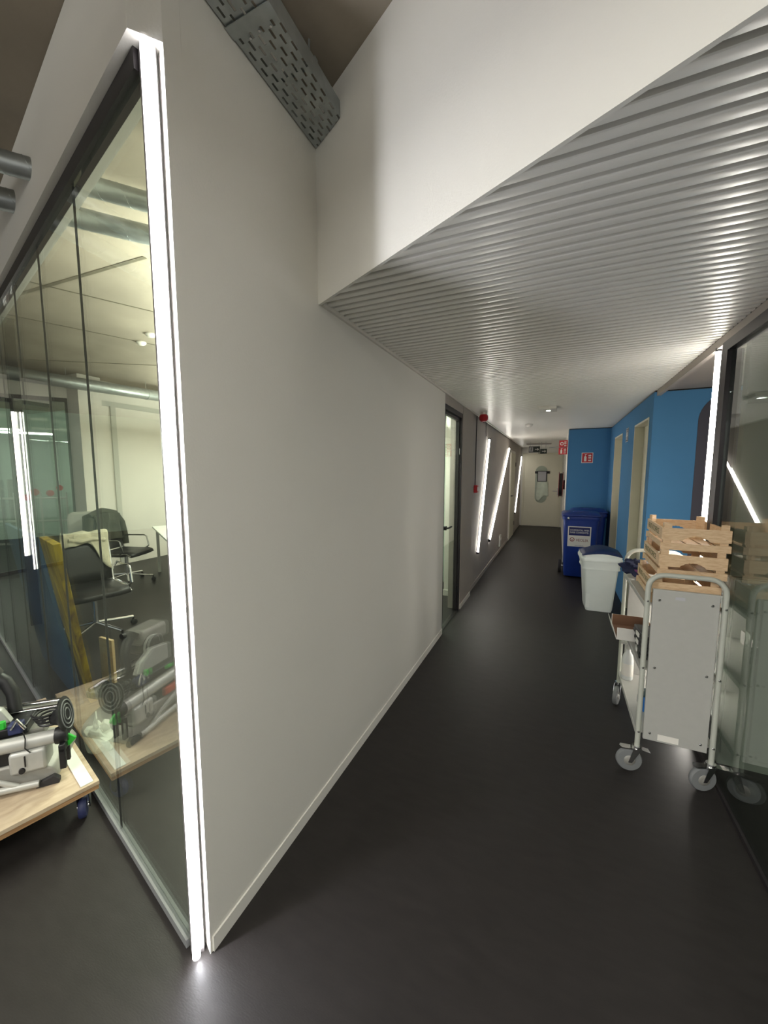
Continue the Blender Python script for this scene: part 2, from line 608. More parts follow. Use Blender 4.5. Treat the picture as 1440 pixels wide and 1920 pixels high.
# second door in the left wall
d2 = room('door_2', 'closed white door far along the left wall')
MB().box(XL2, XL2 + 0.016, 9.35, 10.42, 0, 2.12).build('door_frame', 'white2', d2)
MB().box(XL2 + 0.016, XL2 + 0.028, 9.42, 10.35, 0.01, 2.06).build('leaf', 'cream', d2, bevel=0.002)
o = MB().cyl((XL2 + 0.028, 9.5, 1.05), (XL2 + 0.06, 9.5, 1.05), 0.014, n=10)
o.tube([(XL2 + 0.06, 9.5, 1.05), (XL2 + 0.065, 9.51, 1.05), (XL2 + 0.065, 9.62, 1.05)], 0.009, 8)
o.build('door_handle', 'black', d2)
for z in (0.25, 1.75):
    MB().cyl((XL2 + 0.03, 10.37, z), (XL2 + 0.03, 10.37, z + 0.1), 0.01, n=8).build('hinge', 'black', d2)

# ------------------------------------------------------------------ end wall with door
struct(MB().box(-1.2, 0.4, YE, YE + 0.1, 0, CZ + 0.1).build('wall_end', 'white'))
d3 = room('door_3', 'white door with rounded window closing the corridor')
o = MB()
o.box(-0.965, -0.915, YE - 0.03, YE, 0, 2.17)
o.box(0.055, 0.105, YE - 0.03, YE, 0, 2.17)
o.box(-0.915, 0.055, YE - 0.03, YE, 2.12, 2.17)
o.build('door_frame', 'cream', d3)
MB().box(-0.912, 0.052, YE - 0.022, YE - 0.001, 0.01, 2.117).build('leaf', 'cream', d3, bevel=0.002)
def obround(cx, w, z0, z1, y, n=14):
    r = w / 2
    p = [(cx + r * math.cos(math.pi * i / n), y, z1 - r + r * math.sin(math.pi * i / n)) for i in range(n + 1)]
    p += [(cx - r * math.cos(math.pi * i / n), y, z0 + r - r * math.sin(math.pi * i / n)) for i in range(n + 1)]
    return p
wf = MB().extr(obround(-0.44, 0.38, 0.68, 1.82, YE - 0.030), (0, 0.0075, 0)).build('window_frame', 'cream', d3)
MB().extr(obround(-0.44, 0.33, 0.705, 1.795, YE - 0.034), (0, 0.0035, 0)).build('pane', 'doorglass', wf)
o = MB().box(0.0, 0.03, YE - 0.030, YE - 0.022, 0.94, 1.15)
o.tube([(0.015, YE - 0.03, 1.06), (0.015, YE - 0.075, 1.06), (0.005, YE - 0.08, 1.06), (-0.12, YE - 0.08, 1.062)], 0.011, 8)
o.build('door_handle', 'alu', d3)
pf = thing('picture_frame', 'small black framed notice hanging on the end door window', 'picture frame', (-0.42, YE - 0.037, 1.33))
o = MB()
o.box(-0.13, 0.13, -0.016, 0, 0, 0.02); o.box(-0.13, 0.13, -0.016, 0, 0.30, 0.32)
o.box(-0.13, -0.11, -0.016, 0, 0.02, 0.30); o.box(0.11, 0.13, -0.016, 0, 0.02, 0.30)
o.build('frame', 'black', pf)
MB().box(-0.11, 0.11, -0.008, 0, 0.02, 0.30).build('notice', 'paper', pf)
MB().box(-0.20, 0.20, -0.006, 0, 0.24, 0.31).build('hanger_strap', 'rubber', pf)
cl = MB()
pts = []
for i in range(9):
    t = i / 8
    row = []
    for j in range(9):
        s = j / 8
        row.append((-0.55 + 0.30 * s + 0.03 * t * (s - 0.5), YE - 0.052 - 0.010 * math.sin(s * 11 + t * 2), 1.33 - (0.42 + 0.22 * (1 - s) * (0.5 + 0.5 * math.sin(s * 7))) * t))
    pts.append(row)
cl.grid(pts)
tag(cl.build('hanging_cloth', 'cloth', solid=0.004), 'pale cloth hanging below the framed notice on the end door', 'cloth')

# ------------------------------------------------------------------ right hand blue block
wbk = MB()
wbk.box(0.145, 0.90, 7.47, 7.57, 0, 2.335)
struct(wbk.build('wall_blue_front', 'blue'))
o = MB()
o.box(0.78, 0.885, 4.33, 4.475, 0, 2.335)
o.box(0.78, 0.885, 5.233, 6.142, 0, 2.335)
o.box(0.78, 0.885, 6.886, 7.469, 0, 2.335)
o.box(0.78, 0.885, 4.475, 5.233, 2.13, 2.335)
o.box(0.78, 0.885, 6.142, 6.886, 2.13, 2.335)
o.box(0.885, 2.3, 4.33, 4.40, 0, 2.335)
struct(o.build('wall_blue_side', 'blue'))
# dark shadow gap between blue walls and ceiling
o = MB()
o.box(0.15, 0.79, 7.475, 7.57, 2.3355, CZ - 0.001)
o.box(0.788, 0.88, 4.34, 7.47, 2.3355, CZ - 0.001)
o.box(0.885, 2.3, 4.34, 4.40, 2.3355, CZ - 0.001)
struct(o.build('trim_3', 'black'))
for n, (ya, yb) in ((4, (4.475, 5.233)), (5, (6.142, 6.886))):
    d = room('door_%d' % n, 'cream door set deep in the blue wall, %s' % ('nearer one' if n == 4 else 'farther one'))
    o = MB()
    o.box(0.775, 0.90, yb - 0.022, yb - 0.0005, 0, 2.1295)
    o.box(0.775, 0.90, ya + 0.0005, ya + 0.022, 0, 2.1295)
    o.box(0.775, 0.90, ya + 0.022, yb - 0.022, 2.11, 2.1295)
    o.build('door_frame', 'cream', d)
    MB().box(0.868, 0.90, ya + 0.0225, yb - 0.0225, 0.008, 2.109).build('leaf', 'cream', d, bevel=0.003)
    o = MB().cyl((0.868, ya + 0.09, 1.03), (0.83, ya + 0.09, 1.03), 0.011, n=10)
    o.tube([(0.83, ya + 0.09, 1.03), (0.826, ya + 0.1, 1.03), (0.826, ya + 0.20, 1.03)], 0.009, 8)
    o.build('door_handle', 'alu', d)
struct(MB().box(0.145, 0.245, 7.571, YE - 0.002, 0, CZ + 0.05).build('wall_right_far', 'white'))
struct(MB().box(0.137, 0.1445, 7.462, 7.58, 0, 2.335).build('trim_4', 'white2'))

# dark grey arched area beside the LED on the recess wall
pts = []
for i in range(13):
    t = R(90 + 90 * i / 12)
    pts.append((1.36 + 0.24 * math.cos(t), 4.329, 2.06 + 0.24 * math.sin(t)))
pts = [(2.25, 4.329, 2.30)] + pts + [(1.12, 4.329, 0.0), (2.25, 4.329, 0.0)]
struct(MB().extr(pts, (0, -0.006, 0)).build('trim_5', 'darkarea'), 'dark grey area with rounded corner on the blue recess wall')
struct(MB().box(2.3, 2.36, 2.5, 4.4, 0, 2.4).build('wall_recess', 'greywall'))
# fascia along the ceiling edge
struct(MB().box(0.80, 0.83, -3.0, 4.329, 2.30, 2.349).build('trim_6', 'greywall'))

struct(MB().box(0.83, 2.3, 2.76, 4.329, 2.346, 2.36).build('ceiling_recess', 'greywall'))
# ------------------------------------------------------------------ right glass wall
gr = room('window_1', 'dark framed glass wall along the right side')
o = MB()
o.box(XR - 0.02, XR + 0.03, -3.0, 2.74, 2.245, 2.299)
o.build('head_frame', 'darkframe', gr)
MB().box(XR - 0.02, XR + 0.05, 2.665, 2.745, 0.0, 2.2445).build('jamb', 'darkframe', gr)
MB().box(XR - 0.012, XR + 0.02, -3.0, 2.664, 0.0, 0.022).build('floor_track', 'darkframe', gr)
for a, b in ((1.42, 2.664), (0.17, 1.417), (-1.08, 0.167), (-2.33, -1.083)):
    MB().box(XR, XR + 0.010, a, b, 0.022, 2.2445).build('pane', 'glassR', gr)
# room behind it
struct(MB().box(0.865, 3.2, 2.60, 2.66, 0.0, 2.5).build('wall_right_room', 'greywall'))
cb = thing('built_in_cabinet', 'pale grey panelled cupboard standing behind the right glass', 'cupboard', (0.87, 2.56, 0))
MB().box(0.0, 1.8, 0.0, 0.039, 0.0, 1.05).build('carcass', 'greycab', cb)
for i in range(4):
    a = 0.004 + i * 0.44 - (0.22 if i else 0)
    b = a + (0.216 if i == 0 else 0.436)
    MB().box(a, b, -0.016, -0.0005, 0.07, 1.045).build('door', 'greycab', cb, bevel=0.002)
struct(MB().box(0.865, 3.2, 2.585, 2.5995, 1.95, 2.0).build('trim_7', 'greywall'))
struct(MB().box(3.2, 3.26, -4, 2.66, 0, HZ).build('wall_right_outer', 'greywall'))
struct(MB().box(0.86, 3.2, -3, 2.6, 2.46, 2.5).build('ceiling_right_room', 'white2'))

def led_tube(name, label, p0, p1, r, m, group=None, back=None, full=False):
    """glowing half-round diffuser on a slim housing; back = direction towards its support"""
    p0, p1 = Vector(p0), Vector(p1)
    t = thing(name, label, 'led lamp', tuple(p0))
    d = p1 - p0
    e = d.normalized()
    bx = Vector(back).normalized()
    s = e.cross(bx).normalized()
    ring = [s * (r * math.cos(R(180 * i / 10))) - bx * (r * math.sin(R(180 * i / 10))) for i in range(11)]
    if full:
        MB().cyl((0, 0, 0), d, r, n=18).build('diffuser', m, t)
        for q, a in ((Vector((0, 0, 0)), -1), (d, 1)):
            MB().cyl(q, q + e * a * 0.02, r * 1.1, n=18).build('end_cap', 'black', t)
        return t
    MB().extr(ring, d).build('diffuser', m, t)
    MB().hexa(-s * r + bx * 0.0003, d, s * 2 * r, bx * 0.010).build('housing', 'alu', t)
    for q, a in ((Vector((0, 0, 0)), -1), (d, 1)):
        ring = [q + v * 1.08 for v in [s * (r * math.cos(R(180 * i / 10))) - bx * (r * math.sin(R(180 * i / 10))) for i in range(11)]]
        ring += [q - s * r + bx * 0.010, q + s * r + bx * 0.010]
        MB().extr(ring, e * a * 0.02).build('end_cap', 'black', t)
    return t

t = led_tube('led_tube_lamp', 'upright glowing LED tube at the end of right glass wall', (0.812, 2.875, 0.03), (0.812, 2.875, 2.29), 0.013, 'ledR', None, (1, 0.35, 0), True)
led_tube('led_tube_lamp', 'nearest slanted LED tube on the left corridor wall', (XL2 + 0.012, 5.50, 0.46), (XL2 + 0.012, 6.24, 2.11), 0.022, 'ledT', 'slanted corridor tubes', (-1, 0, 0))
led_tube('led_tube_lamp', 'most slanted LED tube, middle of the three on left wall', (XL2 + 0.012, 6.55, 0.47), (XL2 + 0.012, 8.95, 2.12), 0.022, 'ledT', 'slanted corridor tubes', (-1, 0, 0))
led_tube('led_tube_lamp', 'farthest slanted LED tube beside the end door', (XL2 + 0.012, 10.75, 0.53), (XL2 + 0.012, 12.15, 2.06), 0.022, 'ledFar', 'slanted corridor tubes', (-1, 0, 0))

# ------------------------------------------------------------------ corner LED
cl = thing('corner_led_lamp', 'tall glowing LED strip on the pointed corner of white wall', 'led lamp', (-1.018, 0.761, 0))
MB().prism([(-0.040, 0.008), (-0.022, 0.000), (-0.014, 0.016), (0.002, 0.026), (-0.010, 0.040), (-0.04, 0.048)], 0.0, 2.719).build('profile', 'alu', cl)
MB().cyl((-0.006, 0.003, 0.005), (-0.006, 0.003, 2.717), 0.0125, n=20).build('tube', 'led', cl)
MB().prism([(0.0062, 0.004), (0.0085, 0.001), (0.0065, -0.004), (0.0045, -0.002)], 0.01, 2.70).build('led_row', 'ledrow', cl)

# ------------------------------------------------------------------ office glass
og = room('window_2', 'tall frameless glass wall of the office at left')
for k in range(9):
    a = -0.075 if k == 0 else 0.585 + 0.6 * (k - 1)
    b = 0.583 if k == 0 else 0.583 + 0.6 * k
    o = MB()
    o.extr([G(a, 0, 0.03), G(b, 0, 0.03), G(b, 0.010, 0.03), G(a, 0.010, 0.03)], (0, 0, 2.634))
    o.build('pane', 'glass', og)
    if k:
        o = MB().extr([G(a - 0.0015, 0.001, 0.03), G(a, 0.001, 0.03), G(a, 0.009, 0.03), G(a - 0.0015, 0.009, 0.03)], (0, 0, 2.634))
        o.build('joint', 'rubber', og)
o = MB().extr([G(-0.07, -0.012, 2.665), G(5.4, -0.012, 2.665), G(5.4, 0.03, 2.665), G(-0.07, 0.03, 2.665)], (0, 0, 0.054))
o.build('head_frame', 'darkframe', og)
o = MB().extr([G(-0.06, -0.008, 0.0), G(5.4, -0.008, 0.0), G(5.4, 0.02, 0.0), G(-0.06, 0.02, 0.0)], (0, 0, 0.03))
o.build('floor_track', 'wheelgrey', og)

# ------------------------------------------------------------------ cable tray on the wall
ct = thing('cable_tray', 'perforated galvanised cable tray hung high on white wall', 'cable tray', (-0.985, 0.0, 2.955))
W = 0.165
def tray_seg(y0, y1, dz, wext):
    o = MB()
    lanes = 8
    lw = W / lanes
    th = 0.0015
    for i in range(lanes):
        x0 = i * lw
        o.box(x0, x0 + lw * 0.62, y0, y1, dz, dz + th)
        y = y0 - (0.055 if i % 2 else 0.03)
        a, b = x0 + lw * 0.62, x0 + lw
        prev = y0
        per = 0.055
        while y < y1:
            s0, s1 = y, y + 0.03
            if s0 > prev:
                o.box(a, b, prev, min(s0, y1), dz, dz + th)
            prev = max(prev, s1)
            y += per
        if prev < y1:
            o.box(a, b, prev, y1, dz, dz + th)
    for x in (0.0, W - 0.0015):
        o.box(x, x + 0.0015, y0, y1, dz + th, dz + 0.06)
    o.box(W - 0.012, W - 0.0015, y0, y1, dz + 0.0585, dz + 0.06)
    return o
def bulk_front(x):
    return B0.y + (x - B0.x) / BD.x * BD.y
# segment end follows the slanting bulkhead : cut by clamping vertices
def clamp(o):
    for p in o.v:
        lim = bulk_front(-0.985 + p.x) - 0.002
        if p.y > lim:
            p.y = lim
    return o
clamp(tray_seg(1.01, 1.50, 0.0, 0)).build('tray_segment', 'galv', ct)
tray_seg(0.0, 1.03, 0.003, 0).build('tray_segment', 'galv', ct)
o = MB().box(-0.002, W + 0.003, 1.005, 1.045, -0.003, -0.001)
o.box(W + 0.0005, W + 0.003, 1.005, 1.045, -0.001, 0.05)
o.build('joint_plate', 'galv', ct)
for y in (0.25, 1.25):
    MB().box(0.005, W - 0.004, y, y + 0.02, 0.0605, 0.075).build('bracket', 'galv', ct)
    MB().cyl((W * 0.8, y + 0.01, 0.075), (W * 0.8, y + 0.01, HZ - 2.956), 0.004, n=8).build('hanger_rod', 'galv', ct)
for x, yy in ((0.05, 1.06), (0.09, 1.055), (0.13, 1.06)):
    MB().cyl((x, yy, -0.0005), (x, yy, -0.003), 0.004, n=8).build('bolt', 'chrome', ct)

# ------------------------------------------------------------------ spiral ducts
def duct(name, label, p0, p1, r):
    p0, p1 = Vector(p0), Vector(p1)
    t = thing(name, label, 'duct', tuple(p0))
    d = p1 - p0
    L = d.length
    e = d.normalized()
    MB().cyl((0, 0, 0), d, r, n=24, caps=False).build('pipe', 'galv', t, solid=0.002)
    # spiral seam
    a = e.orthogonal().normalized()
    b = e.cross(a)
    path = []
    n = int(L / 0.11 * 12)
    for i in range(n):
        s = L * i / n
        q = 2 * math.pi * s / 0.11
        path.append(e * s + (a * math.cos(q) + b * math.sin(q)) * (r + 0.0005))
    MB().tube(path, 0.0022, 5).build('seam', 'galv', t)
    return t
DD = Vector((0.61, 0.79, 0)).normalized()
dA = Vector((-2.11, 1.004, 2.888))
dB = Vector((-2.46, 1.093, 2.905))
duct('spiral_duct', 'right hand spiral duct passing through wall above office glass', dA - DD * 1.0, dA + DD * 1.6, 0.042)
duct('spiral_duct', 'left hand spiral duct passing through wall above office glass', dB - DD * 1.0, dB + DD * 1.6, 0.048)
fd = duct('spiral_duct', 'long far spiral duct under the office ceiling', (-6.75, 2.0, 2.90), (-6.15, 5.3, 2.90), 0.085)
for q in (0.40, 0.72):
    c = Vector((0.60, 3.3, 0)) * q
    ring = [c + Vector((0.087 * math.cos(t * math.pi / 10), 0, 0.087 * math.sin(t * math.pi / 10))) for t in range(20)]
    MB().tube(ring, 0.004, 6, closed=True).build('hanger_ring', 'galv', fd)
    MB().cyl(c + Vector((0, 0, 0.09)), c + Vector((0, 0, 0.199)), 0.003, n=6).build('hanger_rod', 'galv', fd)

# ------------------------------------------------------------------ office shell
o = MB()
o.box(-7.0, -6.9, 3.90, 6.5, 0, HZ - 0.001)
o.box(-6.9, -1.131, 6.4, 6.5, 0, HZ - 0.001)
struct(o.build('wall_office', 'white2'))
o = MB().box(-1.16, -1.131, 3.61, 6.4, 2.54, HZ - 0.001)
o.box(-1.16, -1.131, 5.62, 6.4, 0, 2.54)
struct(o.build('wall_office_side', 'white2'))
struct(MB().box(-7.02, -6.72, 3.57, 3.90, 0, HZ - 0.001).build('wall_office_column', 'white2'))
struct(MB().box(-6.9, -6.88, 3.91, 6.4, 2.70, 2.78).build('trim_8', 'greycab'))
struct(MB().box(-6.9, -6.87, 4.12, 4.20, 0, 2.70).build('trim_9', 'greycab'))
gp = thing('socket_panel', 'white socket strip on the office column', 'socket', (-6.715, 3.76, 0.30))
MB().box(-0.004, 0.02, -0.07, 0.07, 0, 0.45).build('plate', 'sticker', gp, bevel=0.003)
for z in (0.24, 0.36):
    MB().box(0.0203, 0.024, -0.04, 0.04, z, z + 0.07).build('socket', 'paper', gp)
gc = thing('low_cabinet', 'light grey low cabinet beside the office column', 'cabinet', (-6.45, 3.42, 0), R(-34))
MB().box(-0.22, 0.22, -0.2, 0.2, 0.02, 1.0).build('body', 'greycab', gc, bevel=0.004)
MB().box(-0.21, 0.21, -0.212, -0.2005, 0.04, 0.98).build('door', 'greycab', gc, bevel=0.003)
MB().box(-0.2, 0.2, -0.18, 0.18, 0, 0.02).build('plinth', 'black', gc)

# glazed partition at the far left of the office and the room behind
PD = Vector((-0.56, -0.83, 0)).normalized()
PP = Vector((-7.03, 3.62, 0))
PN = Vector((0.83, -0.56, 0)).normalized()
gw = room('window_3', 'black framed glass partition at the far side of office')
def pbox(s0, s1, o0, o1, z0, z1):
    return MB().extr([PP + PD * s0 + PN * o0, PP + PD * s1 + PN * o0, PP + PD * s1 + PN * o1, PP + PD * s0 + PN * o1], (0, 0, z1 - z0)).xf(Matrix.Translation((0, 0, z0)))
pbox(0, 0.07, -0.03, 0.03, 0, 2.75).build('jamb', 'darkframe', gw)
pbox(0.07, 2.6, -0.03, 0.03, 2.69, 2.75).build('head_frame', 'darkframe', gw)
pbox(0.07, 2.6, -0.03, 0.03, 0.0, 0.05).build('floor_track', 'darkframe', gw)
pbox(0.07, 0.68, -0.005, 0.005, 0.05, 2.69).build('pane', 'glass', gw)
pbox(0.73, 2.6, -0.005, 0.005, 0.05, 2.69).build('pane', 'glass', gw)
pbox(0.68, 0.73, -0.03, 0.03, 0.05, 2.69).build('mullion', 'darkframe', gw)
pbox(0, 2.6, -0.04, 0.04, 2.751, HZ - 0.001).build('upper_panel', 'white2', gw)
for i, (s, z, r) in enumerate(((0.34, 1.28, 0.05), (0.22, 1.36, 0.045), (0.52, 1.30, 0.055), (0.62, 1.22, 0.05))):
    c = PP + PD * s + PN * 0.006 + Vector((0, 0, z))
    m = MB().lathe([(r * 0.98, 0), (r, 0.0006), (r * 0.98, 0.0012)], c, PN, 16).build('round_sticker', 'red')
    tag(m, 'red round sticker on the office partition, %s from its black jamb' % ('second', 'first', 'third', 'fourth')[i], 'sticker', 'red dots on the partition')
o = MB().box(-12.6, -12.5, -1, 8, 0, HZ - 0.001)
struct(o.build('wall_far_room', 'greenwall'))
o = MB().box(-12.5, -7.05, 5.5, 5.6, 0, HZ - 0.001)
struct(o.build('wall_far_room_side', 'greenwall'))
FRL = ((-9.2, 3.2), (-9.9, 2.9), (-9.6, 3.9), (-11.0, 3.4))
for i, (x, y) in enumerate(FRL):
    t = thing('pendant_lamp', 'slim pendant light bar behind the office partition, %s' % ('nearest to it', 'third from it', 'second from it', 'farthest away')[i], 'lamp', (x, y, 2.35), R(60), 'pendant bars behind the partition')
    MB().box(-0.6, 0.6, -0.02, 0.02, 0, 0.03).build('diffuser', 'ledO', t)
    MB().box(-0.6, 0.6, -0.022, 0.022, 0.0305, 0.05).build('housing', 'white2', t)
    for s in (-0.5, 0.5):
        MB().cyl((s, 0, 0.05), (s, 0, HZ - 2.351), 0.003, n=6).build('suspension_wire', 'galv', t)
rk = thing('pipe_railing', 'white pipe railing behind the office partition', 'railing', (-8.6, 3.45, 0), R(35))
for z in (0.35, 0.75, 1.15):
    MB().cyl((-0.8, 0, z), (0.8, 0, z), 0.018, n=10).build('rail', 'white2', rk)
for x in (-0.8, -0.4, 0.0, 0.4, 0.8):
    MB().cyl((x, 0, 0), (x, 0, 1.25), 0.016, n=10).build('post', 'white2', rk)
for i, x in enumerate((-10.6, -10.1, -9.6)):
    s = thing('storage_shelf', '%s shelf unit in the room behind partition' % ('brown rearmost', 'teal middle', 'brown foremost')[i], 'shelf', (x - 0.6, 4.3 - 0.5 * i, 0), R(35), 'shelf units in the far room')
    for z in (0.1, 0.5, 0.9, 1.25):
        MB().box(-0.25, 0.25, -0.2, 0.2, z, z + 0.02).build('shelf_board', 'greycab', s)
    for a in (-0.25, 0.235):
        MB().box(a, a + 0.015, -0.2, 0.2, 0, 1.45).build('side_panel', 'teal' if i % 2 else 'cardin', s)

# office ceiling joints, detectors, lamps
def joint(name, a, b, w):
    a, b = Vector((*a, HZ)), Vector((*b, HZ))
    d = (b - a).normalized()
    s = Vector((-d.y, d.x, 0)) * w / 2
    return MB().extr([a - s - Vector((0, 0, 0.004)), b - s - Vector((0, 0, 0.004)), b + s - Vector((0, 0, 0.004)), a + s - Vector((0, 0, 0.004))], (0, 0, 0.004)).build(name, 'joint')
for i, (a, b, w) in enumerate((((-4.3, 1.85), (-2.7, 1.92), 0.03), ((-3.95, 1.6), (-3.5, 2.6), 0.012), ((-4.9, 1.9), (-4.4, 3.2), 0.010), ((-6.5, 2.9), (-4.6, 4.2), 0.012))):
    struct(joint('trim_%d' % (10 + i), a, b, w))
for i, p in enumerate(((-4.45, 3.06), (-4.1, 2.93))):
    m = MB().lathe([(0.05, 0), (0.052, -0.012), (0.045, -0.022), (0.03, -0.036), (0.012, -0.04)], (0, 0, 0), n=18)
    m = m.build('smoke_detector', 'white2')
    m.location = (p[0], p[1], HZ - 0.0005)
    tag(m, 'white smoke detector on office ceiling, %s' % ('farther of two' if i == 0 else 'nearer of two'), 'detector')
for i, (x, y) in enumerate(((-3.4, 3.7), (-5.0, 5.0), (-2.3, 2.5))):
    t = thing('office_ceiling_lamp', 'slim ceiling light bar in the office, %s' % ('middle one', 'farthest from the glass', 'nearest the glass')[i], 'lamp', (x, y, 2.30), R(-30))
    MB().box(-0.6, 0.6, -0.05, 0.05, 0, 0.04).build('housing', 'white2', t)
    for s in (-0.4, 0.4):
        MB().cyl((s, 0, 0.04), (s, 0, HZ - 2.301), 0.004, n=6).build('suspension_wire', 'galv', t)
    area('lamp_glow', (0, 0, -0.004), (0, 0, 0), 1.15, 0.09, P_OFFICE, (0.95, 1.0, 0.84), t)
    area('fill_uplight', (0, 0, 0.044), (R(180), 0, 0), 1.15, 0.09, P_OFFICE * 1.7, (0.97, 1.0, 0.84), t)  # upward fill added to brighten the office ceiling

# LED column standing at the far left end of glass line (seen mirrored in the glass)
struct(MB().box(-5.14, -5.10, 1.46, 1.55, 0, HZ - 0.001).build('wall_left_stub', 'darkframe'))
led_tube('led_tube_lamp', 'upright LED tube at left end of office glass, mirrored in the pane', (-5.075, 1.53, 0.75), (-5.075, 1.53, 2.2), 0.011, 'ledFar', None, (-1, 0, 0))
led_tube('led_tube_lamp', 'slim upright LED tube at left end of office glass, nearer the room', (-5.075, 1.475, 0.6), (-5.075, 1.475, 2.2), 0.006, 'ledFar', None, (-1, 0, 0))

# ------------------------------------------------------------------ corridor fittings
bl = thing('alarm_sounder', 'round red alarm sounder under the corridor ceiling', 'alarm', (-0.875, 4.985, CZ))
MB().lathe([(0.040, 0), (0.042, -0.012), (0.042, -0.03)], n=20).build('base', 'white2', bl)
MB().lathe([(0.040, -0.0302), (0.052, -0.045), (0.055, -0.070), (0.050, -0.095), (0.036, -0.112), (0.016, -0.119)], n=24).build('body', 'red', bl)
MB().lathe([(0.013, -0.1192), (0.010, -0.124), (0.004, -0.127)], n=14).build('lens', 'maroon', bl)
cp = thing('fire_call_point', 'small red fire call point on the left corridor wall', 'call point', (XL2 + 0.001, 5.24, 1.33))
MB().box(0, 0.045, -0.048, 0.048, 0, 0.1).build('housing', 'red', cp, bevel=0.004)
MB().box(0.0452, 0.047, -0.028, 0.028, 0.025, 0.075).build('button_plate', 'signwhite', cp)
MB().tube([(0.008, 0, 0.1), (0.008, 0.0, 0.4), (0.008, 0.012, 0.75), (0.008, 0.03, CZ - 1.335)], 0.006, 8).build('cable', 'rubber', cp)
m = MB().tube([(XL2 + 0.007, 6.02, 2.145), (XL2 + 0.007, 6.0, 2.2), (XL2 + 0.007, 5.98, CZ + 0.02)], 0.004, 6).build('lamp_cable', 'rubber')
tag(m, 'thin dark cable feeding the nearest slanted LED tube', 'cable')
sk = thing('wall_socket', 'low grey socket box on the left corridor wall', 'socket', (XL2 + 0.009, 7.85, 0.14))
MB().box(0, 0.03, -0.09, 0.09, 0, 0.22).build('housing', 'greycab', sk, bevel=0.003)
MB().cyl((0.0302, 0, 0.15), (0.036, 0, 0.15), 0.03, n=16).build('socket', 'white2', sk)
el = thing('emergency_light', 'flat white emergency light box on the corridor ceiling', 'emergency light', (-0.14, 4.95, CZ))
MB().box(-0.10, 0.10, -0.13, 0.13, -0.035, 0).build('housing', 'white2', el, bevel=0.006)
MB().box(-0.012, 0.03, -0.02, 0.02, -0.0385, -0.0355).build('diffuser', 'lampface', el)
sd = MB().lathe([(0.055, 0), (0.057, -0.012), (0.05, -0.024), (0.034, -0.04), (0.012, -0.044)], n=18).build('smoke_detector', 'white2')
sd.location = (-0.44, 6.50, CZ - 0.0005)
tag(sd, 'small white smoke detector on the corridor slats', 'detector')
vt = thing('ceiling_vent', 'slim ceiling vent near the end door', 'vent', (-0.48, 10.9, CZ))
MB().box(-0.3, 0.3, -0.09, 0.09, -0.02, 0).build('frame', 'greywall', vt)
for i in range(4):
    MB().box(-0.28, 0.28, -0.075 + i * 0.04, -0.06 + i * 0.04, -0.026, -0.0205).build('slat', 'alu', vt)

def arrow(o, cx, cz, s, y, d=-0.0015):
    o.extr([(cx - s, y, cz - s * 0.16), (cx + s * 0.75, y, cz - s * 0.16), (cx + s * 0.75, y, cz + s * 0.16), (cx - s, y, cz + s * 0.16)], (0, d, 0))
    for q in (-1, 1):
        o.extr([(cx + s * 1.0, y, cz), (cx + s * 0.72, y, cz), (cx + s * 0.12, y, cz + q * s * 0.62), (cx + s * 0.42, y, cz + q * s * 0.62)], (0, d, 0))
    return o
def man(o, cx, z0, h, y, d=-0.0015):
    r = h * 0.1
    o.extr([(cx + r * math.cos(t * math.pi / 6) + h * 0.08, y, z0 + h * 0.88 + r * math.sin(t * math.pi / 6)) for t in range(12)], (0, d, 0))
    for pl in (((0.0, .76), (.14, .76), (.08, .36), (-.08, .36)), ((-.02, .76), (-.1, .70), (-.24, .5), (-.18, .46), (-.04, .62)), ((.1, .74), (.3, .62), (.28, .55), (.1, .62)),
               ((-.06, .38), (.06, .38), (.2, .18), (.1, .0), (.04, .03), (.1, .18)), ((-.08, .4), (.02, .36), (-.12, .14), (-.34, .1), (-.34, .16), (-.16, .2))):
        o.extr([(cx + a * h, y, z0 + b * h) for a, b in pl], (0, d, 0))
    return o
ex = thing('exit_sign', 'larger dark green exit sign with running man and arrow', 'exit sign', (-0.56, 10.4, 2.10))
MB().box(-0.13, 0.13, 0, 0.012, 0, 0.15).build('panel', 'signblack', ex)
o = MB().box(-0.12, -0.03, -0.0015, -0.0002, 0.02, 0.13)
o.build('door_pictogram', 'paper', ex)
man(MB(), -0.07, 0.025, 0.1, -0.002).build('running_man', 'signblack', ex)
arrow(MB(), 0.06, 0.075, 0.045, -0.0003).build('arrow', 'signwhite', ex)
for s in (-0.1, 0.1):
    MB().cyl((s, 0.006, 0.15), (s, 0.006, CZ - 2.10), 0.003, n=6).build('hanger_rod', 'galv', ex)
ex = thing('exit_sign', 'smaller dark exit sign with white arrow by the end door', 'exit sign', (-0.345, 10.36, 2.062))
MB().box(-0.078, 0.078, 0, 0.012, 0, 0.12).build('panel', 'signblack', ex)
arrow(MB(), 0.01, 0.06, 0.045, -0.0003).build('arrow', 'signwhite', ex)
man(MB(), -0.10, -0.015, 0.09, 0.004).build('running_man', 'signblack', ex)
for s in (-0.05, 0.05):
    MB().cyl((s, 0.006, 0.12), (s, 0.006, CZ - 2.062), 0.003, n=6).build('hanger_rod', 'galv', ex)

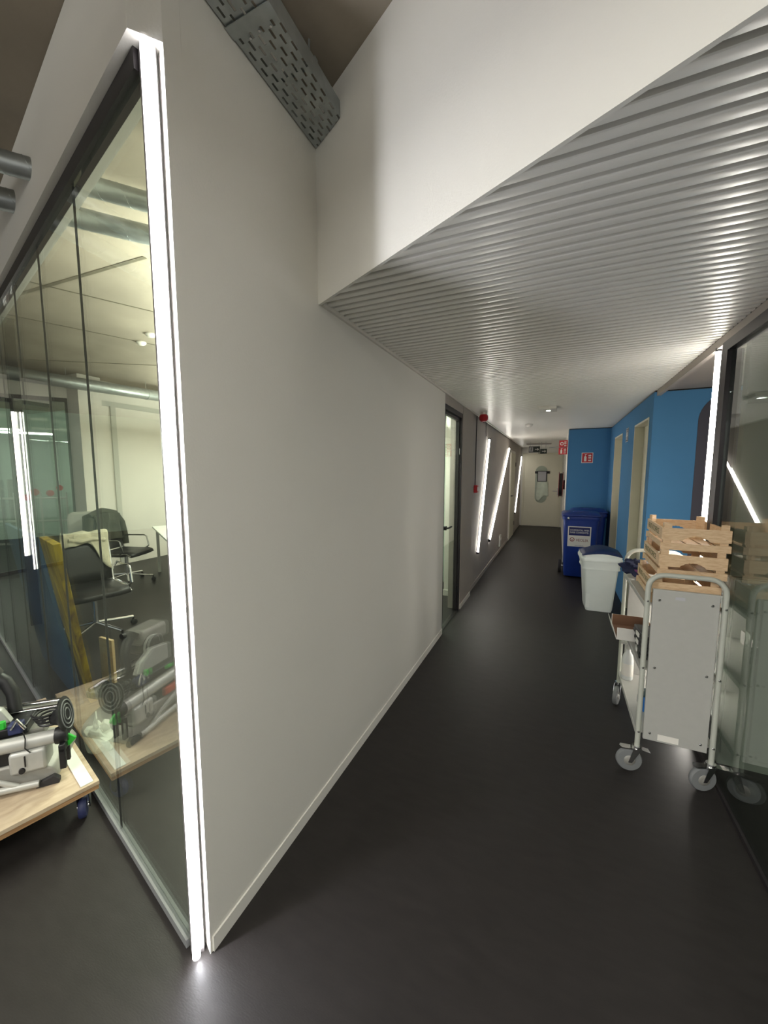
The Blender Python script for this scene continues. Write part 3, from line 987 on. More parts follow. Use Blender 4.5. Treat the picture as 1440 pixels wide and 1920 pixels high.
def fire_pict(o, x0, z0, w, h, y, hose=False):
    """extinguisher and flames"""
    d = -0.0014
    if hose:
        c = (x0 + w * 0.32, z0 + h * 0.5)
        for a in range(12):
            t0, t1 = a * math.pi / 6, (a + 1) * math.pi / 6
            o.extr([(c[0] + r * w * math.cos(t), y, c[1] + r * w * math.sin(t)) for r, t in ((.24, t0), (.24, t1), (.13, t1), (.13, t0))], (0, d, 0))
    else:
        o.extr([(x0 + w * a, y, z0 + h * b) for a, b in ((.18, .1), (.42, .1), (.42, .62), (.34, .72), (.34, .8), (.26, .8), (.26, .72), (.18, .62))], (0, d, 0))
        o.extr([(x0 + w * a, y, z0 + h * b) for a, b in ((.24, .84), (.46, .9), (.46, .96), (.24, .92))], (0, d, 0))
    for zz in (.12, .42, .68):
        o.extr([(x0 + w * a, y, z0 + h * (zz + b)) for a, b in ((.62, 0), (.86, 0), (.9, .08), (.8, .22), (.74, .1), (.66, .2), (.6, .08))], (0, d, 0))
    return o
fs = thing('fire_sign', 'red fire extinguisher sign on the blue wall', 'sign', (0.447, 7.47, 1.772))
MB().box(-0.088, 0.088, -0.004, -0.0005, -0.01, 0.165).build('border', 'signwhite', fs)
MB().box(-0.078, 0.078, -0.0055, -0.0042, 0.0, 0.155).build('panel', 'signred', fs)
fire_pict(MB(), -0.075, 0.005, 0.15, 0.145, -0.0057).build('pictogram', 'signwhite', fs)
for i, z in enumerate((2.072, 1.938)):
    f = thing('flag_fire_sign', 'red %s projecting flag sign with white pictogram beyond blue wall' % ('upper' if i == 0 else 'lower'), 'sign', (0.072 - i * 0.004, 8.0, z))
    MB().box(-0.072, 0.072, 0, 0.004, 0, 0.126).build('panel', 'signred', f)
    fire_pict(MB(), -0.068, 0.004, 0.136, 0.118, -0.0003, hose=(i == 0)).build('pictogram', 'signwhite', f)
tag(MB().cyl((-0.17, 8.006, 2.066), (0.144, 8.006, 2.066), 0.006, n=8).build('sign_bracket', 'galv'), 'thin metal bar carrying the red flag signs', 'bracket')
hr = thing('fire_hose_reel', 'dark red fire hose reel seen edge-on past blue wall', 'hose reel', (0.144, 9.1, 1.34))
MB().cyl((0, 0, 0), (-0.03, 0, 0), 0.10, n=20).build('wall_bracket', 'maroon', hr)
for x in (-0.035, -0.11):
    MB().lathe([(0.27, 0), (0.275, -0.006), (0.27, -0.012)], (x, 0, 0), (1, 0, 0), 32).build('disc', 'maroon', hr)
MB().lathe([(0.24, 0), (0.25, -0.03), (0.24, -0.062)], (-0.0475, 0, 0), (1, 0, 0), 28).build('hose_coil', 'black', hr)
wc = thing('toilet_sign', 'blue and white toilet pictogram sign between the cream doors', 'sign', (0.7795, 5.745, 1.99))
MB().box(-0.004, -0.0005, -0.085, 0.085, -0.005, 0.165).build('border', 'signwhite', wc)
MB().box(-0.0055, -0.0042, -0.078, 0.078, 0.002, 0.158).build('panel', 'signnavy', wc)
RM = Matrix.Rotation(R(-90), 4, 'Z')
o = MB()
for cx in (-0.035, 0.04):
    o.extr([(cx + 0.013 * math.cos(t * math.pi / 6), 0, 0.135 + 0.013 * math.sin(t * math.pi / 6)) for t in range(12)], (0, -0.0014, 0))
    wd = 0.012 if cx < 0 else 0.026
    o.extr([(cx - 0.016, 0, 0.118), (cx - wd - 0.008, 0, 0.06), (cx - 0.012, 0, 0.06), (cx - 0.012, 0, 0.015), (cx + 0.012, 0, 0.015), (cx + 0.012, 0, 0.06), (cx + wd + 0.008, 0, 0.06), (cx + 0.016, 0, 0.118)], (0, -0.0014, 0))
o.xf(Matrix.Translation((-0.0057, 0, 0)) @ RM).build('pictogram', 'signwhite', wc)

# ------------------------------------------------------------------ wheelie bins
def rrect(w, d, r, n=4):
    p = []
    for cx, cy, a0 in ((w / 2 - r, d / 2 - r, 0), (-w / 2 + r, d / 2 - r, 90), (-w / 2 + r, -d / 2 + r, 180), (w / 2 - r, -d / 2 + r, 270)):
        for i in range(n + 1):
            t = R(a0 + 90 * i / n)
            p.append((cx + r * math.cos(t), cy + r * math.sin(t)))
    return p
def loft(sections):
    """sections: (w,d,r,z,cx,cy)"""
    o = MB()
    rows = [[(p[0] + cx, p[1] + cy, z) for p in rrect(w, d, r)] for (w, d, r, z, cx, cy) in sections]
    n = len(rows[0])
    vs = [p for r in rows for p in r]
    fs = []
    for i in range(len(rows) - 1):
        for j in range(n):
            j2 = (j + 1) % n
            fs.append((i * n + j, i * n + j2, (i + 1) * n + j2, (i + 1) * n + j))
    fs += [tuple(reversed(range(n))), tuple(range((len(rows) - 1) * n, len(rows) * n))]
    return o.add(vs, fs)

def wheelie(label, loc, rz):
    t = thing('wheelie_bin', label, 'bin', loc, rz, 'blue wheelie bins')
    body = loft([(0.40, 0.36, 0.04, 0.02, 0, 0.03), (0.41, 0.38, 0.04, 0.06, 0, 0.02), (0.47, 0.45, 0.05, 0.86, 0, 0), (0.475, 0.46, 0.05, 0.90, 0, 0)])
    body.build('body', 'binblue', t)
    loft([(0.50, 0.48, 0.05, 0.895, 0, 0), (0.51, 0.49, 0.05, 0.915, 0, 0), (0.51, 0.49, 0.05, 0.945, 0, 0), (0.49, 0.47, 0.05, 0.955, 0, 0)]).build('rim', 'binblue', t)
    lid = loft([(0.53, 0.50, 0.05, 0.957, 0, 0.0), (0.53, 0.50, 0.05, 0.972, 0, 0.0), (0.49, 0.43, 0.06, 0.995, 0, 0.02), (0.30, 0.30, 0.06, 1.008, 0, 0.04)]).build('lid', 'binblue', t)
    MB().box(-0.16, 0.16, -0.272, -0.252, 0.957, 0.975).build('lid_grip', 'binblue', lid, bevel=0.006)
    MB().box(-0.11, 0.11, -0.12, -0.09, 1.002, 1.018).build('lid_rib', 'binblue', lid, bevel=0.004)
    MB().tube([(-0.22, 0.22, 0.93), (-0.22, 0.272, 0.965), (0.22, 0.272, 0.965), (0.22, 0.22, 0.93)], 0.016, 10).build('handle', 'binblue', t)
    MB().lathe([(0.016, 0), (0.02, 0.008), (0.02, 0.014), (0.010, 0.018)], (-0.17, -0.246, 0.92), (0, -1, 0), 14).build('lock', 'chrome', t)
    MB().cyl((-0.26, 0.185, 0.1), (0.26, 0.185, 0.1), 0.012, n=10).build('axle', 'chrome', t)
    for x in (-0.275, 0.245):
        MB().lathe([(0.06, 0), (0.095, 0.003), (0.1, 0.012), (0.1, 0.035), (0.095, 0.045), (0.06, 0.048)], (x - 0.009, 0.185, 0.1), (1, 0, 0), 24).build('wheel', 'rubber', t)
    return t
wb1 = wheelie('blue wheelie bin with a white paper recycling sticker on its front', (0.345, 6.585, 0), 0)
wb2 = wheelie('darker blue wheelie bin squeezed behind the stickered bin', (0.487, 7.165, 0), 0)
# sticker, lying on the slanting front face
def face_pt(x, z, off=0.001):
    yy = -0.17 + (-0.225 + 0.17) * (z - 0.06) / 0.80
    return Vector((x, yy - off, z))
UPV = (face_pt(0, 0.8) - face_pt(0, 0.5)).normalized()
RV = Vector((1, 0, 0))
st = MB()
c0 = face_pt(-0.145, 0.49)
def spatch(x0, x1, z0, z1, off, th=0.0008):
    a = [face_pt(x0, z0, off), face_pt(x1, z0, off), face_pt(x1, z1, off), face_pt(x0, z1, off)]
    return MB().extr(a, (0, -th, 0))
stk = spatch(-0.17, 0.14, 0.492, 0.80, 0.0005).build('sticker', 'sticker', wb1)
spatch(-0.155, 0.125, 0.662, 0.787, 0.0015).build('print_field', 'stickerblue', stk)
text('CONFIDENTIAL PAPER', 0.036, 'signwhite', stk, face_pt(-0.015, 0.742, 0.0027), RV, UPV, width=0.255)
text('PAPIER CONFIDENTIEL', 0.036, 'signwhite', stk, face_pt(-0.015, 0.705, 0.0027), RV, UPV, width=0.25)
text('VEOLIA', 0.060, 'veored', stk, face_pt(0.025, 0.590, 0.0017), RV, UPV, width=0.165)
o = MB()
cc = (-0.108, 0.598)
for a in range(24):
    t0, t1 = a * math.pi / 12, (a + 1) * math.pi / 12
    o.extr([face_pt(cc[0] + r * math.cos(t), cc[1] + r * math.sin(t), 0.0014) for r, t in ((.032, t0), (.032, t1), (.023, t1), (.023, t0))], (0, -0.0006, 0))
o.extr([face_pt(cc[0] + a, cc[1] + b, 0.0014) for a, b in ((-0.005, -0.024), (0.005, -0.024), (0.005, 0.004), (0, 0.008), (-0.005, 0.004))], (0, -0.0006, 0))
o.build('emblem', 'veored', stk)
text('www.veolia.be', 0.018, 'stickerblue', stk, face_pt(-0.01, 0.508, 0.0017), RV, UPV, width=0.12)

# white bin with dark blue lid
wt = thing('white_bin', 'white plastic bin with dark blue lid in front of wheelie bins', 'bin', (0.487, 5.10, 0), R(3))
body = loft([(0.265, 0.30, 0.03, 0.0, 0.0, 0), (0.28, 0.31, 0.03, 0.03, 0, 0), (0.365, 0.38, 0.035, 0.585, 0, 0)])
body.build('body', 'binwhite', wt)
MB().box(-0.14, -0.10, -0.17, -0.155, 0.04, 0.2).build('foot_rib', 'binwhite', wt)
loft([(0.385, 0.40, 0.04, 0.5, 0, 0), (0.375, 0.395, 0.04, 0.53, 0, 0), (0.388, 0.41, 0.04, 0.56, 0, 0), (0.392, 0.41, 0.04, 0.588, 0, 0)]).build('bag_fold', 'binwhite', wt)
loft([(0.415, 0.43, 0.04, 0.589, 0, 0), (0.42, 0.435, 0.04, 0.60, 0, 0), (0.42, 0.435, 0.04, 0.622, 0, 0), (0.405, 0.42, 0.04, 0.632, 0, 0), (0.405, 0.42, 0.04, 0.655, 0, 0)]).build('rim', 'binwhite', wt)
o = MB()
rows = []
for i in range(9):
    s = -1 + 2 * i / 8
    x = 0.20 * s
    zt = 0.66 + 0.065 * math.cos(s * math.pi / 2) + 0.012 * s
    rows.append([(x, -0.212, 0.656 + 0.03 * math.cos(s * math.pi / 2)), (x, -0.10, zt), (x, 0.10, zt + 0.012), (x, 0.212, 0.656 + 0.04 * math.cos(s * math.pi / 2))])
o.grid(rows)
lidw = o.build('lid', 'lidblue', wt, solid=0.006)
o = MB()
o.extr([(0.20 * (-1 + 2 * i / 8), -0.214, 0.655 + 0.03 * math.cos((-1 + 2 * i / 8) * math.pi / 2)) for i in range(9)] + [(0.2, -0.214, 0.654), (-0.2, -0.214, 0.654)], (0, -0.006, 0))
o.build('lid_front', 'binwhite', wt)

# ------------------------------------------------------------------ trolley
TX, TY = 0.448, 2.31
tr = thing('service_trolley', 'light grey tubular service trolley with closed end panel, carrying crates', 'trolley', (TX, TY, 0), 0)
TW, TD = 0.315, 0.69
def uframe(y, zt, name='end_frame'):
    r = 0.07
    pth = [(0, y, 0.145), (0, y, zt - r)]
    for i in range(1, 7):
        t = R(180 - 15 * i)
        pth.append((r + r * math.cos(t), y, zt - r + r * math.sin(t)))
    for i in range(0, 7):
        t = R(90 - 15 * i)
        pth.append((TW - r + r * math.cos(t), y, zt - r + r * math.sin(t)))
    pth.append((TW, y, 0.145))
    return MB().tube(pth, 0.0125, 14).build(name, 'tubegrey', tr)
uframe(0, 1.085)
uframe(TD, 1.085)
pn = MB().box(0.022, TW - 0.022, -0.006, 0.012, 0.195, 1.01).build('end_panel', 'trolley', tr, bevel=0.002)
for x, z in ((0.05, 0.955), (TW - 0.05, 0.955), (0.05, 0.595), (TW - 0.05, 0.595), (0.05, 0.235), (TW - 0.05, 0.235)):
    MB().lathe([(0.007, 0), (0.007, 0.002), (0.004, 0.005)], (x, -0.0065, z), (0, -1, 0), 10).build('bolt', 'chrome', pn)
for x in (0, TW):
    for z in (0.945, 0.588, 0.232):
        MB().lathe([(0.006, 0), (0.006, 0.003), (0.003, 0.006)], (x, -0.0125, z), (0, -1, 0), 10).build('bolt', 'chrome', tr)
lb = MB().box(0.085, 0.175, -0.0072, -0.0065, 0.205, 0.238).build('label_sticker', 'sticker', pn)
mp = MB().box(0.115, 0.155, -0.008, -0.0065, 0.965, 0.980).build('maker_plate', 'paper', pn)
MB().box(0.022, TW - 0.022, TD - 0.012, TD + 0.006, 0.195, 1.01).build('back_panel', 'trolley', tr, bevel=0.002)
for z in (0.915, 0.565, 0.215):
    o = MB()
    o.box(-0.004, TW + 0.004, 0.013, TD - 0.013, z, z + 0.012)
    for x in (-0.010, TW + 0.002):
        o.box(x, x + 0.008, 0.013, TD - 0.013, z - 0.012, z + 0.014)
    o.build('shelf', 'trolley', tr, bevel=0.002)
def caster(x, y, rz, brake):
    d = Vector((math.cos(rz), math.sin(rz), 0))
    s = Vector((-d.y, d.x, 0))
    c = Vector((x, y, 0)) + d * 0.035
    w = MB().lathe([(0.045, -0.014), (0.058, -0.013), (0.0625, -0.006), (0.0625, 0.006), (0.058, 0.013), (0.045, 0.014)], c + Vector((0, 0, 0.0625)), s, 28)
    w = w.build('wheel', 'wheelgrey', tr)
    MB().lathe([(0.012, -0.019), (0.026, -0.0165), (0.028, -0.0145), (0.028, 0.0145), (0.026, 0.0165), (0.012, 0.019)], c + Vector((0, 0, 0.0625)), s, 16).build('hub', 'greycast', w)
    o = MB()
    for q in (-1, 1):
        p = s * (0.019 * q)
        o.extr([Vector((x, y, 0.135)) + p - d * 0.016, Vector((x, y, 0.135)) + p + d * 0.022, c + p + Vector((0, 0, 0.055)) + d * 0.009, c + p + Vector((0, 0, 0.055)) - d * 0.009], s * 0.003 * q)
    o.cyl((x, y, 0.132), (x, y, 0.147), 0.022, n=16)
    if brake:
        o.extr([Vector((x, y, 0.128)) + d * a + s * b for a, b in ((0.0, -0.016), (0.075, -0.018), (0.085, 0), (0.075, 0.018), (0.0, 0.016))], (0, 0, 0.006))
        o.extr([Vector((x, y, 0.128)) - d * 0.02 + s * b for b in (-0.018, 0.018)] + [Vector((x, y, 0.118)) - d * 0.06 + s * b for b in (0.018, -0.018)], (0, 0, 0.005))
    o.build('fork', 'chrome', tr)
caster(0, 0, R(190), True)
caster(TW, 0, R(200), True)
caster(0, TD, R(250), False)
caster(TW, TD, R(280), False)

# crates
def crate(label, loc, rz):
    t = thing('wooden_crate', label, 'crate', loc, rz, 'stacked pine crates')
    w, d, h = 0.28, 0.45, 0.1375      # x along end face, y along text side
    for sx in (0, 1):
        for sy in (0, 1):
            x = 0.008 if sx == 0 else w - 0.008
            y = 0.008 if sy == 0 else d - 0.008
            q = 0.034
            MB().prism([(x, y), (x + (q if sx == 0 else -q), y), (x + (q * 0.25 if sx == 0 else -q * 0.25), y + (q if sy == 0 else -q)), (x, y + (q if sy == 0 else -q))], 0.0, h).build('corner_post', 'crate', t)
    for y0 in (0.0, d - 0.0075):
        # wide end board with a scalloped grip cut
        pr = [(0.0, 0.047), (0.035, 0.047)]
        sc = [(0.075, 0.047)]
        n = 7
        pts = [(0, 0.112), (0, 0.050), (0.036, 0.050)]
        for i in range(n * 4 + 1):
            t_ = i / (n * 4)
            xx = 0.088 + 0.11 * t_
            zz = 0.050 + 0.024 * math.sin(math.pi * t_) ** 0.8 + 0.0028 * abs(math.sin(n * math.pi * t_))
            pts.append((xx, zz))
        pts += [(w - 0.036, 0.050), (w, 0.050), (w, 0.112)]
        MB().extr([(a, y0, b) for a, b in pts], (0, 0.0075, 0)).build('end_board', 'crate', t)
        MB().box(-0.004, w + 0.002, y0, y0 + 0.0075, 0.0, 0.035).build('end_slat', 'crate', t)
    for x0 in (-0.0005, w - 0.0070):
        bd = MB().box(x0, x0 + 0.0075, 0.0076, d - 0.0076, 0.050, 0.112).build('side_board', 'crate', t)
        MB().box(x0, x0 + 0.0075, 0.0076, d - 0.0076, 0.008, 0.036).build('side_slat', 'crate', t)
        if x0 < 0:
            text('FRUITATOFFICE', 0.044, 'cratetext', bd, (x0 - 0.0004, 0.24, 0.081), (0, -1, 0), (0, 0, 1), width=0.32, depth=0.0003)
    for i in range(4):
        MB().box(0.012 + i * 0.067, 0.07 + i * 0.067, 0.009, d - 0.009, 0.002, 0.007).build('bottom_slat', 'crate', t)
    return t
CR = 0.9275
crate('pine crate on the trolley shelf, lowest of the stack of three', (0.472, 2.345, CR), R(-1))
crate('pine crate in the middle of the stack on trolley', (0.500, 2.385, CR + 0.1385), R(-1.5))
crate('topmost pine crate of the stack on trolley', (0.506, 2.388, CR + 0.277), R(-2))

# cloth bundle, tray, bottle, tub on the trolley
cb = thing('cloth_bundle', 'crumpled navy and purple cloth on the back of trolley', 'cloth', (0.475, 2.895, 0.9305))
MB().blob((0, 0, 0.060), (0.07, 0.05, 0.045), 22, 14, 0.3, 3).build('navy_cloth', 'navycloth', cb)
MB().blob((0.04, 0.012, 0.052), (0.05, 0.045, 0.038), 20, 12, 0.28, 5).build('purple_cloth', 'purple', cb)
ty = thing('cardboard_tray', 'open white cardboard tray sticking out of middle trolley shelf', 'tray', (0.372, 2.66, 0.5795))
o = MB()
o.box(0, 0.20, 0, 0.26, 0, 0.003)
o.box(0, 0.20, 0, 0.003, 0.003, 0.075)
o.box(0, 0.20, 0.257, 0.26, 0.003, 0.075)
o.box(0.197, 0.20, 0.003, 0.257, 0.003, 0.075)
o.extr([(-0.002, 0, 0), (-0.002, 0.26, 0), (-0.022, 0.26, 0.072), (-0.022, 0, 0.072)], (0.003, 0, 0))
o.build('walls', 'cardwhite', ty)
o = MB().box(0.004, 0.196, 0.004, 0.256, 0.0035, 0.006)
o.box(0.193, 0.1965, 0.004, 0.256, 0.006, 0.0755)
o.box(0.004, 0.193, 0.2525, 0.2565, 0.006, 0.0755)
o.build('lining', 'cardin', ty)
for i, (z, c) in enumerate(((0.5795, 'black'), (0.6235, 'rubber'), (0.6675, 'black'))):
    b = thing('black_case', '%s black flat case stacked on the middle trolley shelf' % ('lowest', 'middle', 'topmost')[i], 'case', (0.535, 2.51, z), R(4 * i - 4))
    MB().box(-0.08, 0.10, -0.09, 0.115, 0, 0.020).build('base', c, b, bevel=0.004)
    MB().box(-0.078, 0.098, -0.088, 0.113, 0.0202, 0.042).build('lid', c, b, bevel=0.006)
    MB().box(-0.086, -0.0805, -0.02, 0.03, 0.01, 0.032).build('clasp', 'cardwhite', b)
bt = thing('spray_bottle', 'white plastic bottle on the lower trolley shelf', 'bottle', (0.478, 2.90, 0.2275))
MB().lathe([(0.030, 0), (0.034, 0.006), (0.034, 0.13), (0.028, 0.165), (0.013, 0.19), (0.013, 0.205)], n=18).build('body', 'bottle', bt)
MB().lathe([(0.0345, 0.03), (0.0347, 0.032), (0.0347, 0.11), (0.0345, 0.112)], n=18).build('label', 'sticker', bt)
o = MB().lathe([(0.015, 0.2052), (0.015, 0.225), (0.011, 0.24)], n=12)
o.box(-0.045, 0.018, -0.008, 0.008, 0.238, 0.255)
o.build('spray_head', 'greycab', bt)
tb = thing('blue_tub', 'bright blue tub on the lower trolley shelf', 'tub', (0.535, 2.545, 0.2275))
MB().lathe([(0.040, 0), (0.043, 0.004), (0.050, 0.085), (0.053, 0.088), (0.053, 0.096)], n=20).build('body', 'bluetub', tb)
MB().lathe([(0.054, 0.0962), (0.054, 0.105), (0.046, 0.108)], n=20).build('lid', 'teal', tb)
MB().box(-0.0545, -0.0505, -0.02, 0.02, 0.03, 0.075).build('label', 'paper', tb)

# ------------------------------------------------------------------ dolly with mitre saw
O = Vector((-1.868, 0.955, 0))
VV = -NV
ang = math.atan2(U.y, U.x)
# local frame of dolly: x = along glass (U), y = away from glass (-NV)  -> right-handed: U x (-NV) = up?
dy = thing('wooden_dolly', 'plywood dolly board on blue casters beside the office glass', 'dolly', tuple(O), ang)
ZB = 0.150
MB().box(0, 1.05, 0, 0.72, ZB + 0.0205, ZB + 0.04).build('top_board', 'ply', dy, bevel=0.002)
MB().box(0.003, 1.047, 0.003, 0.717, ZB, ZB + 0.02).build('under_board', 'plyedge', dy)
def dcast(x, y):
    MB().box(x - 0.035, x + 0.035, y - 0.03, y + 0.03, ZB - 0.006, ZB - 0.0005).build('caster_plate', 'chrome', dy)
    w = MB().lathe([(0.03, -0.016), (0.045, -0.015), (0.05, -0.008), (0.05, 0.008), (0.045, 0.015), (0.03, 0.016)], (x + 0.015, y, 0.05), (0.35, 0.94, 0), 24).build('wheel', 'navywheel', dy)
    MB().lathe([(0.012, -0.022), (0.012, 0.022)], (x + 0.015, y, 0.05), (0.35, 0.94, 0), 12).build('axle', 'chrome', w)
    o = MB()
    e = Vector((0.35, 0.94, 0)).normalized()
    f = Vector((0.94, -0.35, 0))
    for q in (-1, 1):
        p = Vector((x, y, 0)) + e * 0.021 * q
        o.extr([p + Vector((0, 0, ZB - 0.0065)) - f * 0.03, p + Vector((0, 0, ZB - 0.0065)) + f * 0.03, p + f * 0.027 + Vector((0, 0, 0.045)), p + f * 0.003 + Vector((0, 0, 0.045))], e * 0.003 * q)
    o.build('caster_fork', 'black', dy)
for x, y in ((0.065, 0.05), (0.985, 0.05), (0.065, 0.66), (0.985, 0.66)):
    dcast(x, y)
ws = thing('white_strip', 'white laminate strip lying on the dolly beside the saw', 'strip', tuple(O + Vector((0, 0, ZB + 0.0405))), ang)
MB().box(0.012, 0.43, 0.020, 0.066, 0, 0.004).build('board', 'whiteplate', ws)
MB().box(0.0118, 0.43, 0.0661, 0.0668, 0, 0.004).build('edge_band', 'sticker', ws)

# mitre saw: local x runs away from the glass, local y to the left along it
sx0 = O + U * 0.135 + (-NV) * 0.135
sdir = (U * 0.44 + (-NV) * 0.9).normalized()
sa = math.atan2(sdir.y, sdir.x)
sw = thing('mitre_saw', 'grey mitre saw with green lever lying on wooden dolly', 'saw', (sx0.x, sx0.y, ZB + 0.0405), sa)
SY = -1.0 if False else 1.0
def sgn(o):
    return o
# which way is +y local?  sdir rotated +90deg
yl = Vector((-sdir.y, sdir.x, 0))
FL = 1.0 if yl.dot(U) > 0 else -1.0
def sb_(name, m, x0, x1, y0, y1, z0, z1, bevel=0.004, par=None):
    a, b = sorted((y0 * FL, y1 * FL))
    return MB().box(x0, x1, a, b, z0, z1).build(name, m, par or sw, bevel=bevel)
def spt(x, y, z):
    return (x, y * FL, z)
sw.scale = (1.0, 1.0, 1.22)
# base casting: arched foot
prof = [(-0.005, 0.0), (-0.012, 0.03), (0.005, 0.055), (0.05, 0.075), (0.16, 0.10), (0.46, 0.09), (0.46, 0.0), (0.40, 0.0), (0.34, 0.03), (0.16, 0.032), (0.10, 0.012), (0.07, 0.0)]
MB().extr([spt(a, 0.02, b) for a, b in prof], (0, 0.30 * FL, 0)).build('base_casting', 'greycast', sw, bevel=0.008)
MB().extr([spt(a, -0.004, b) for a, b in ((-0.02, 0.0), (-0.022, 0.018), (0.0, 0.034), (0.05, 0.02), (0.065, 0.0))], (0, 0.023 * FL, 0)).build('rubber_foot', 'rubber', sw, bevel=0.003)
sb_('side_housing', 'lightcast', 0.02, 0.15, 0.0, 0.10, 0.066, 0.15, 0.012)
sb_('side_slot', 'black', 0.09, 0.094, -0.0045, 0.0, 0.095, 0.135, 0)
MB().lathe([(0.012, 0), (0.010, 0.006)], spt(0.105, -0.0005, 0.082), (0, -FL, 0), 14).build('housing_knob', 'black', sw)
pts = [spt(0.12, -0.006, 0.03), spt(0.2, -0.010, 0.075), spt(0.30, -0.010, 0.10), spt(0.46, -0.008, 0.10)]
MB().tube(pts, 0.010, 10).build('base_rib', 'lightcast', sw)
pts = [spt(0.05, -0.004, 0.02), spt(0.18, -0.010, 0.03), spt(0.30, -0.014, 0.035), spt(0.46, -0.012, 0.04)]
MB().tube(pts, 0.013, 10).build('base_rib', 'lightcast', sw)
sb_('inner_guard', 'orange', 0.24, 0.42, 0.01, 0.06, 0.102, 0.138, 0.006)
sb_('dark_core', 'black', 0.15, 0.44, 0.03, 0.12, 0.10, 0.15, 0.004)
# top rail
MB().tube([spt(-0.01, 0.03, 0.172), spt(0.2, 0.028, 0.176), spt(0.5, 0.026, 0.182)], 0.026, 16).build('fence_rail', 'lightcast', sw)
MB().lathe([(0.030, 0), (0.032, 0.01), (0.032, 0.035), (0.026, 0.045)], spt(-0.012, 0.03, 0.172), (-1, 0, 0), 20).build('rail_cap', 'black', sw)
# fork clamp at the right end
for y in (-0.012, 0.045):
    sb_('clamp_prong', 'black', -0.052, -0.028, y, y + 0.018, 0.055, 0.135, 0.003)
sb_('clamp_bridge', 'black', -0.052, -0.028, -0.012, 0.063, 0.118, 0.150, 0.004)
MB().extr([spt(-0.045, 0.025, 0.180), spt(-0.085, 0.030, 0.145), spt(-0.060, 0.035, 0.120), spt(-0.035, 0.03, 0.115)], (0, 0.014 * FL, 0)).build('release_lever', 'green', sw, bevel=0.003)
# ribbed black disc (dust port)
dc = spt(-0.040, 0.060, 0.235)
MB().lathe([(0.022, -0.05), (0.034, -0.02), (0.066, 0.0), (0.070, 0.008), (0.060, 0.012)], dc, (-0.75, -0.08 * FL, 0.15), 26).build('dust_port', 'black', sw)
for r in (0.022, 0.038, 0.054):
    ax = Vector((-0.75, -0.08 * FL, 0.15)).normalized()
    a = ax.orthogonal().normalized(); b = ax.cross(a)
    MB().tube([Vector(dc) + ax * 0.013 + (a * math.cos(t * math.pi / 10) + b * math.sin(t * math.pi / 10)) * r for t in range(20)], 0.0028, 6, closed=True).build('rib', 'wheelgrey', sw)
# cable coil
cp_ = []
for i in range(70):
    t = i * 0.36
    cp_.append(spt(0.01 + 0.045 * math.cos(t) + 0.0004 * i, 0.085 + 0.045 * math.sin(t), 0.205 + 0.0007 * i))
MB().tube(cp_, 0.0045, 6).build('cable', 'black', sw)
MB().tube([spt(0.09, 0.004, 0.225), spt(0.084, 0.0, 0.20), spt(0.088, -0.001, 0.165), spt(0.07, -0.004, 0.145)], 0.0025, 6).build('cord', 'black', sw)
MB().tube([spt(0.145, 0.05, 0.225), spt(0.12, 0.04, 0.26), spt(0.09, 0.03, 0.225)], 0.006, 8).build('guard_hook', 'chrome', sw)
# table / guide body
sb_('table_plate', 'greycast', 0.05, 0.48, 0.10, 0.34, 0.15, 0.185, 0.006)
sb_('guide_block', 'black', 0.10, 0.46, 0.07, 0.20, 0.186, 0.222, 0.006)
sb_('navy_clamp', 'navywheel', 0.11, 0.16, 0.05, 0.095, 0.20, 0.24, 0.006)
sb_('green_knob', 'green', 0.17, 0.19, 0.06, 0.08, 0.225, 0.255, 0.004)
sb_('green_switch', 'green', 0.30, 0.345, 0.045, 0.06, 0.208, 0.222, 0.002)
MB().extr([spt(0.17, 0.12, 0.222), spt(0.40, 0.12, 0.222), spt(0.40, 0.12, 0.30), spt(0.28, 0.12, 0.315), spt(0.20, 0.12, 0.275)], (0, 0.035 * FL, 0)).build('blade_guard', 'lightcast', sw, bevel=0.004)
MB().lathe([(0.045, 0), (0.055, 0.01), (0.055, 0.14), (0.045, 0.155)], spt(0.34, 0.16, 0.30), (0, FL, 0.05), 22).build('motor', 'black', sw)
MB().lathe([(0.0565, 0.0), (0.0565, 0.015)], spt(0.34, 0.17, 0.301), (0, FL, 0.05), 22).build('motor_ring', 'bottle', sw)
sb_('motor_housing', 'greycast', 0.28, 0.48, 0.19, 0.32, 0.31, 0.39, 0.02)
pts = [spt(0.18, 0.20, 0.23), spt(0.19, 0.22, 0.30), spt(0.215, 0.23, 0.345), spt(0.25, 0.235, 0.37)]
MB().tube(pts, 0.026, 14).build('dust_spout', 'black', sw)
MB().lathe([(0.024, 0), (0.036, 0.002), (0.036, 0.03), (0.027, 0.031)], spt(0.25, 0.235, 0.365), (0.5, 0, 0.8), 20).build('spout_collar', 'black', sw)
for y in (0.215, 0.275):
    MB().cyl(spt(0.02, y, 0.21), spt(0.46, y, 0.235), 0.010, n=12).build('slide_rod', 'chrome', sw)

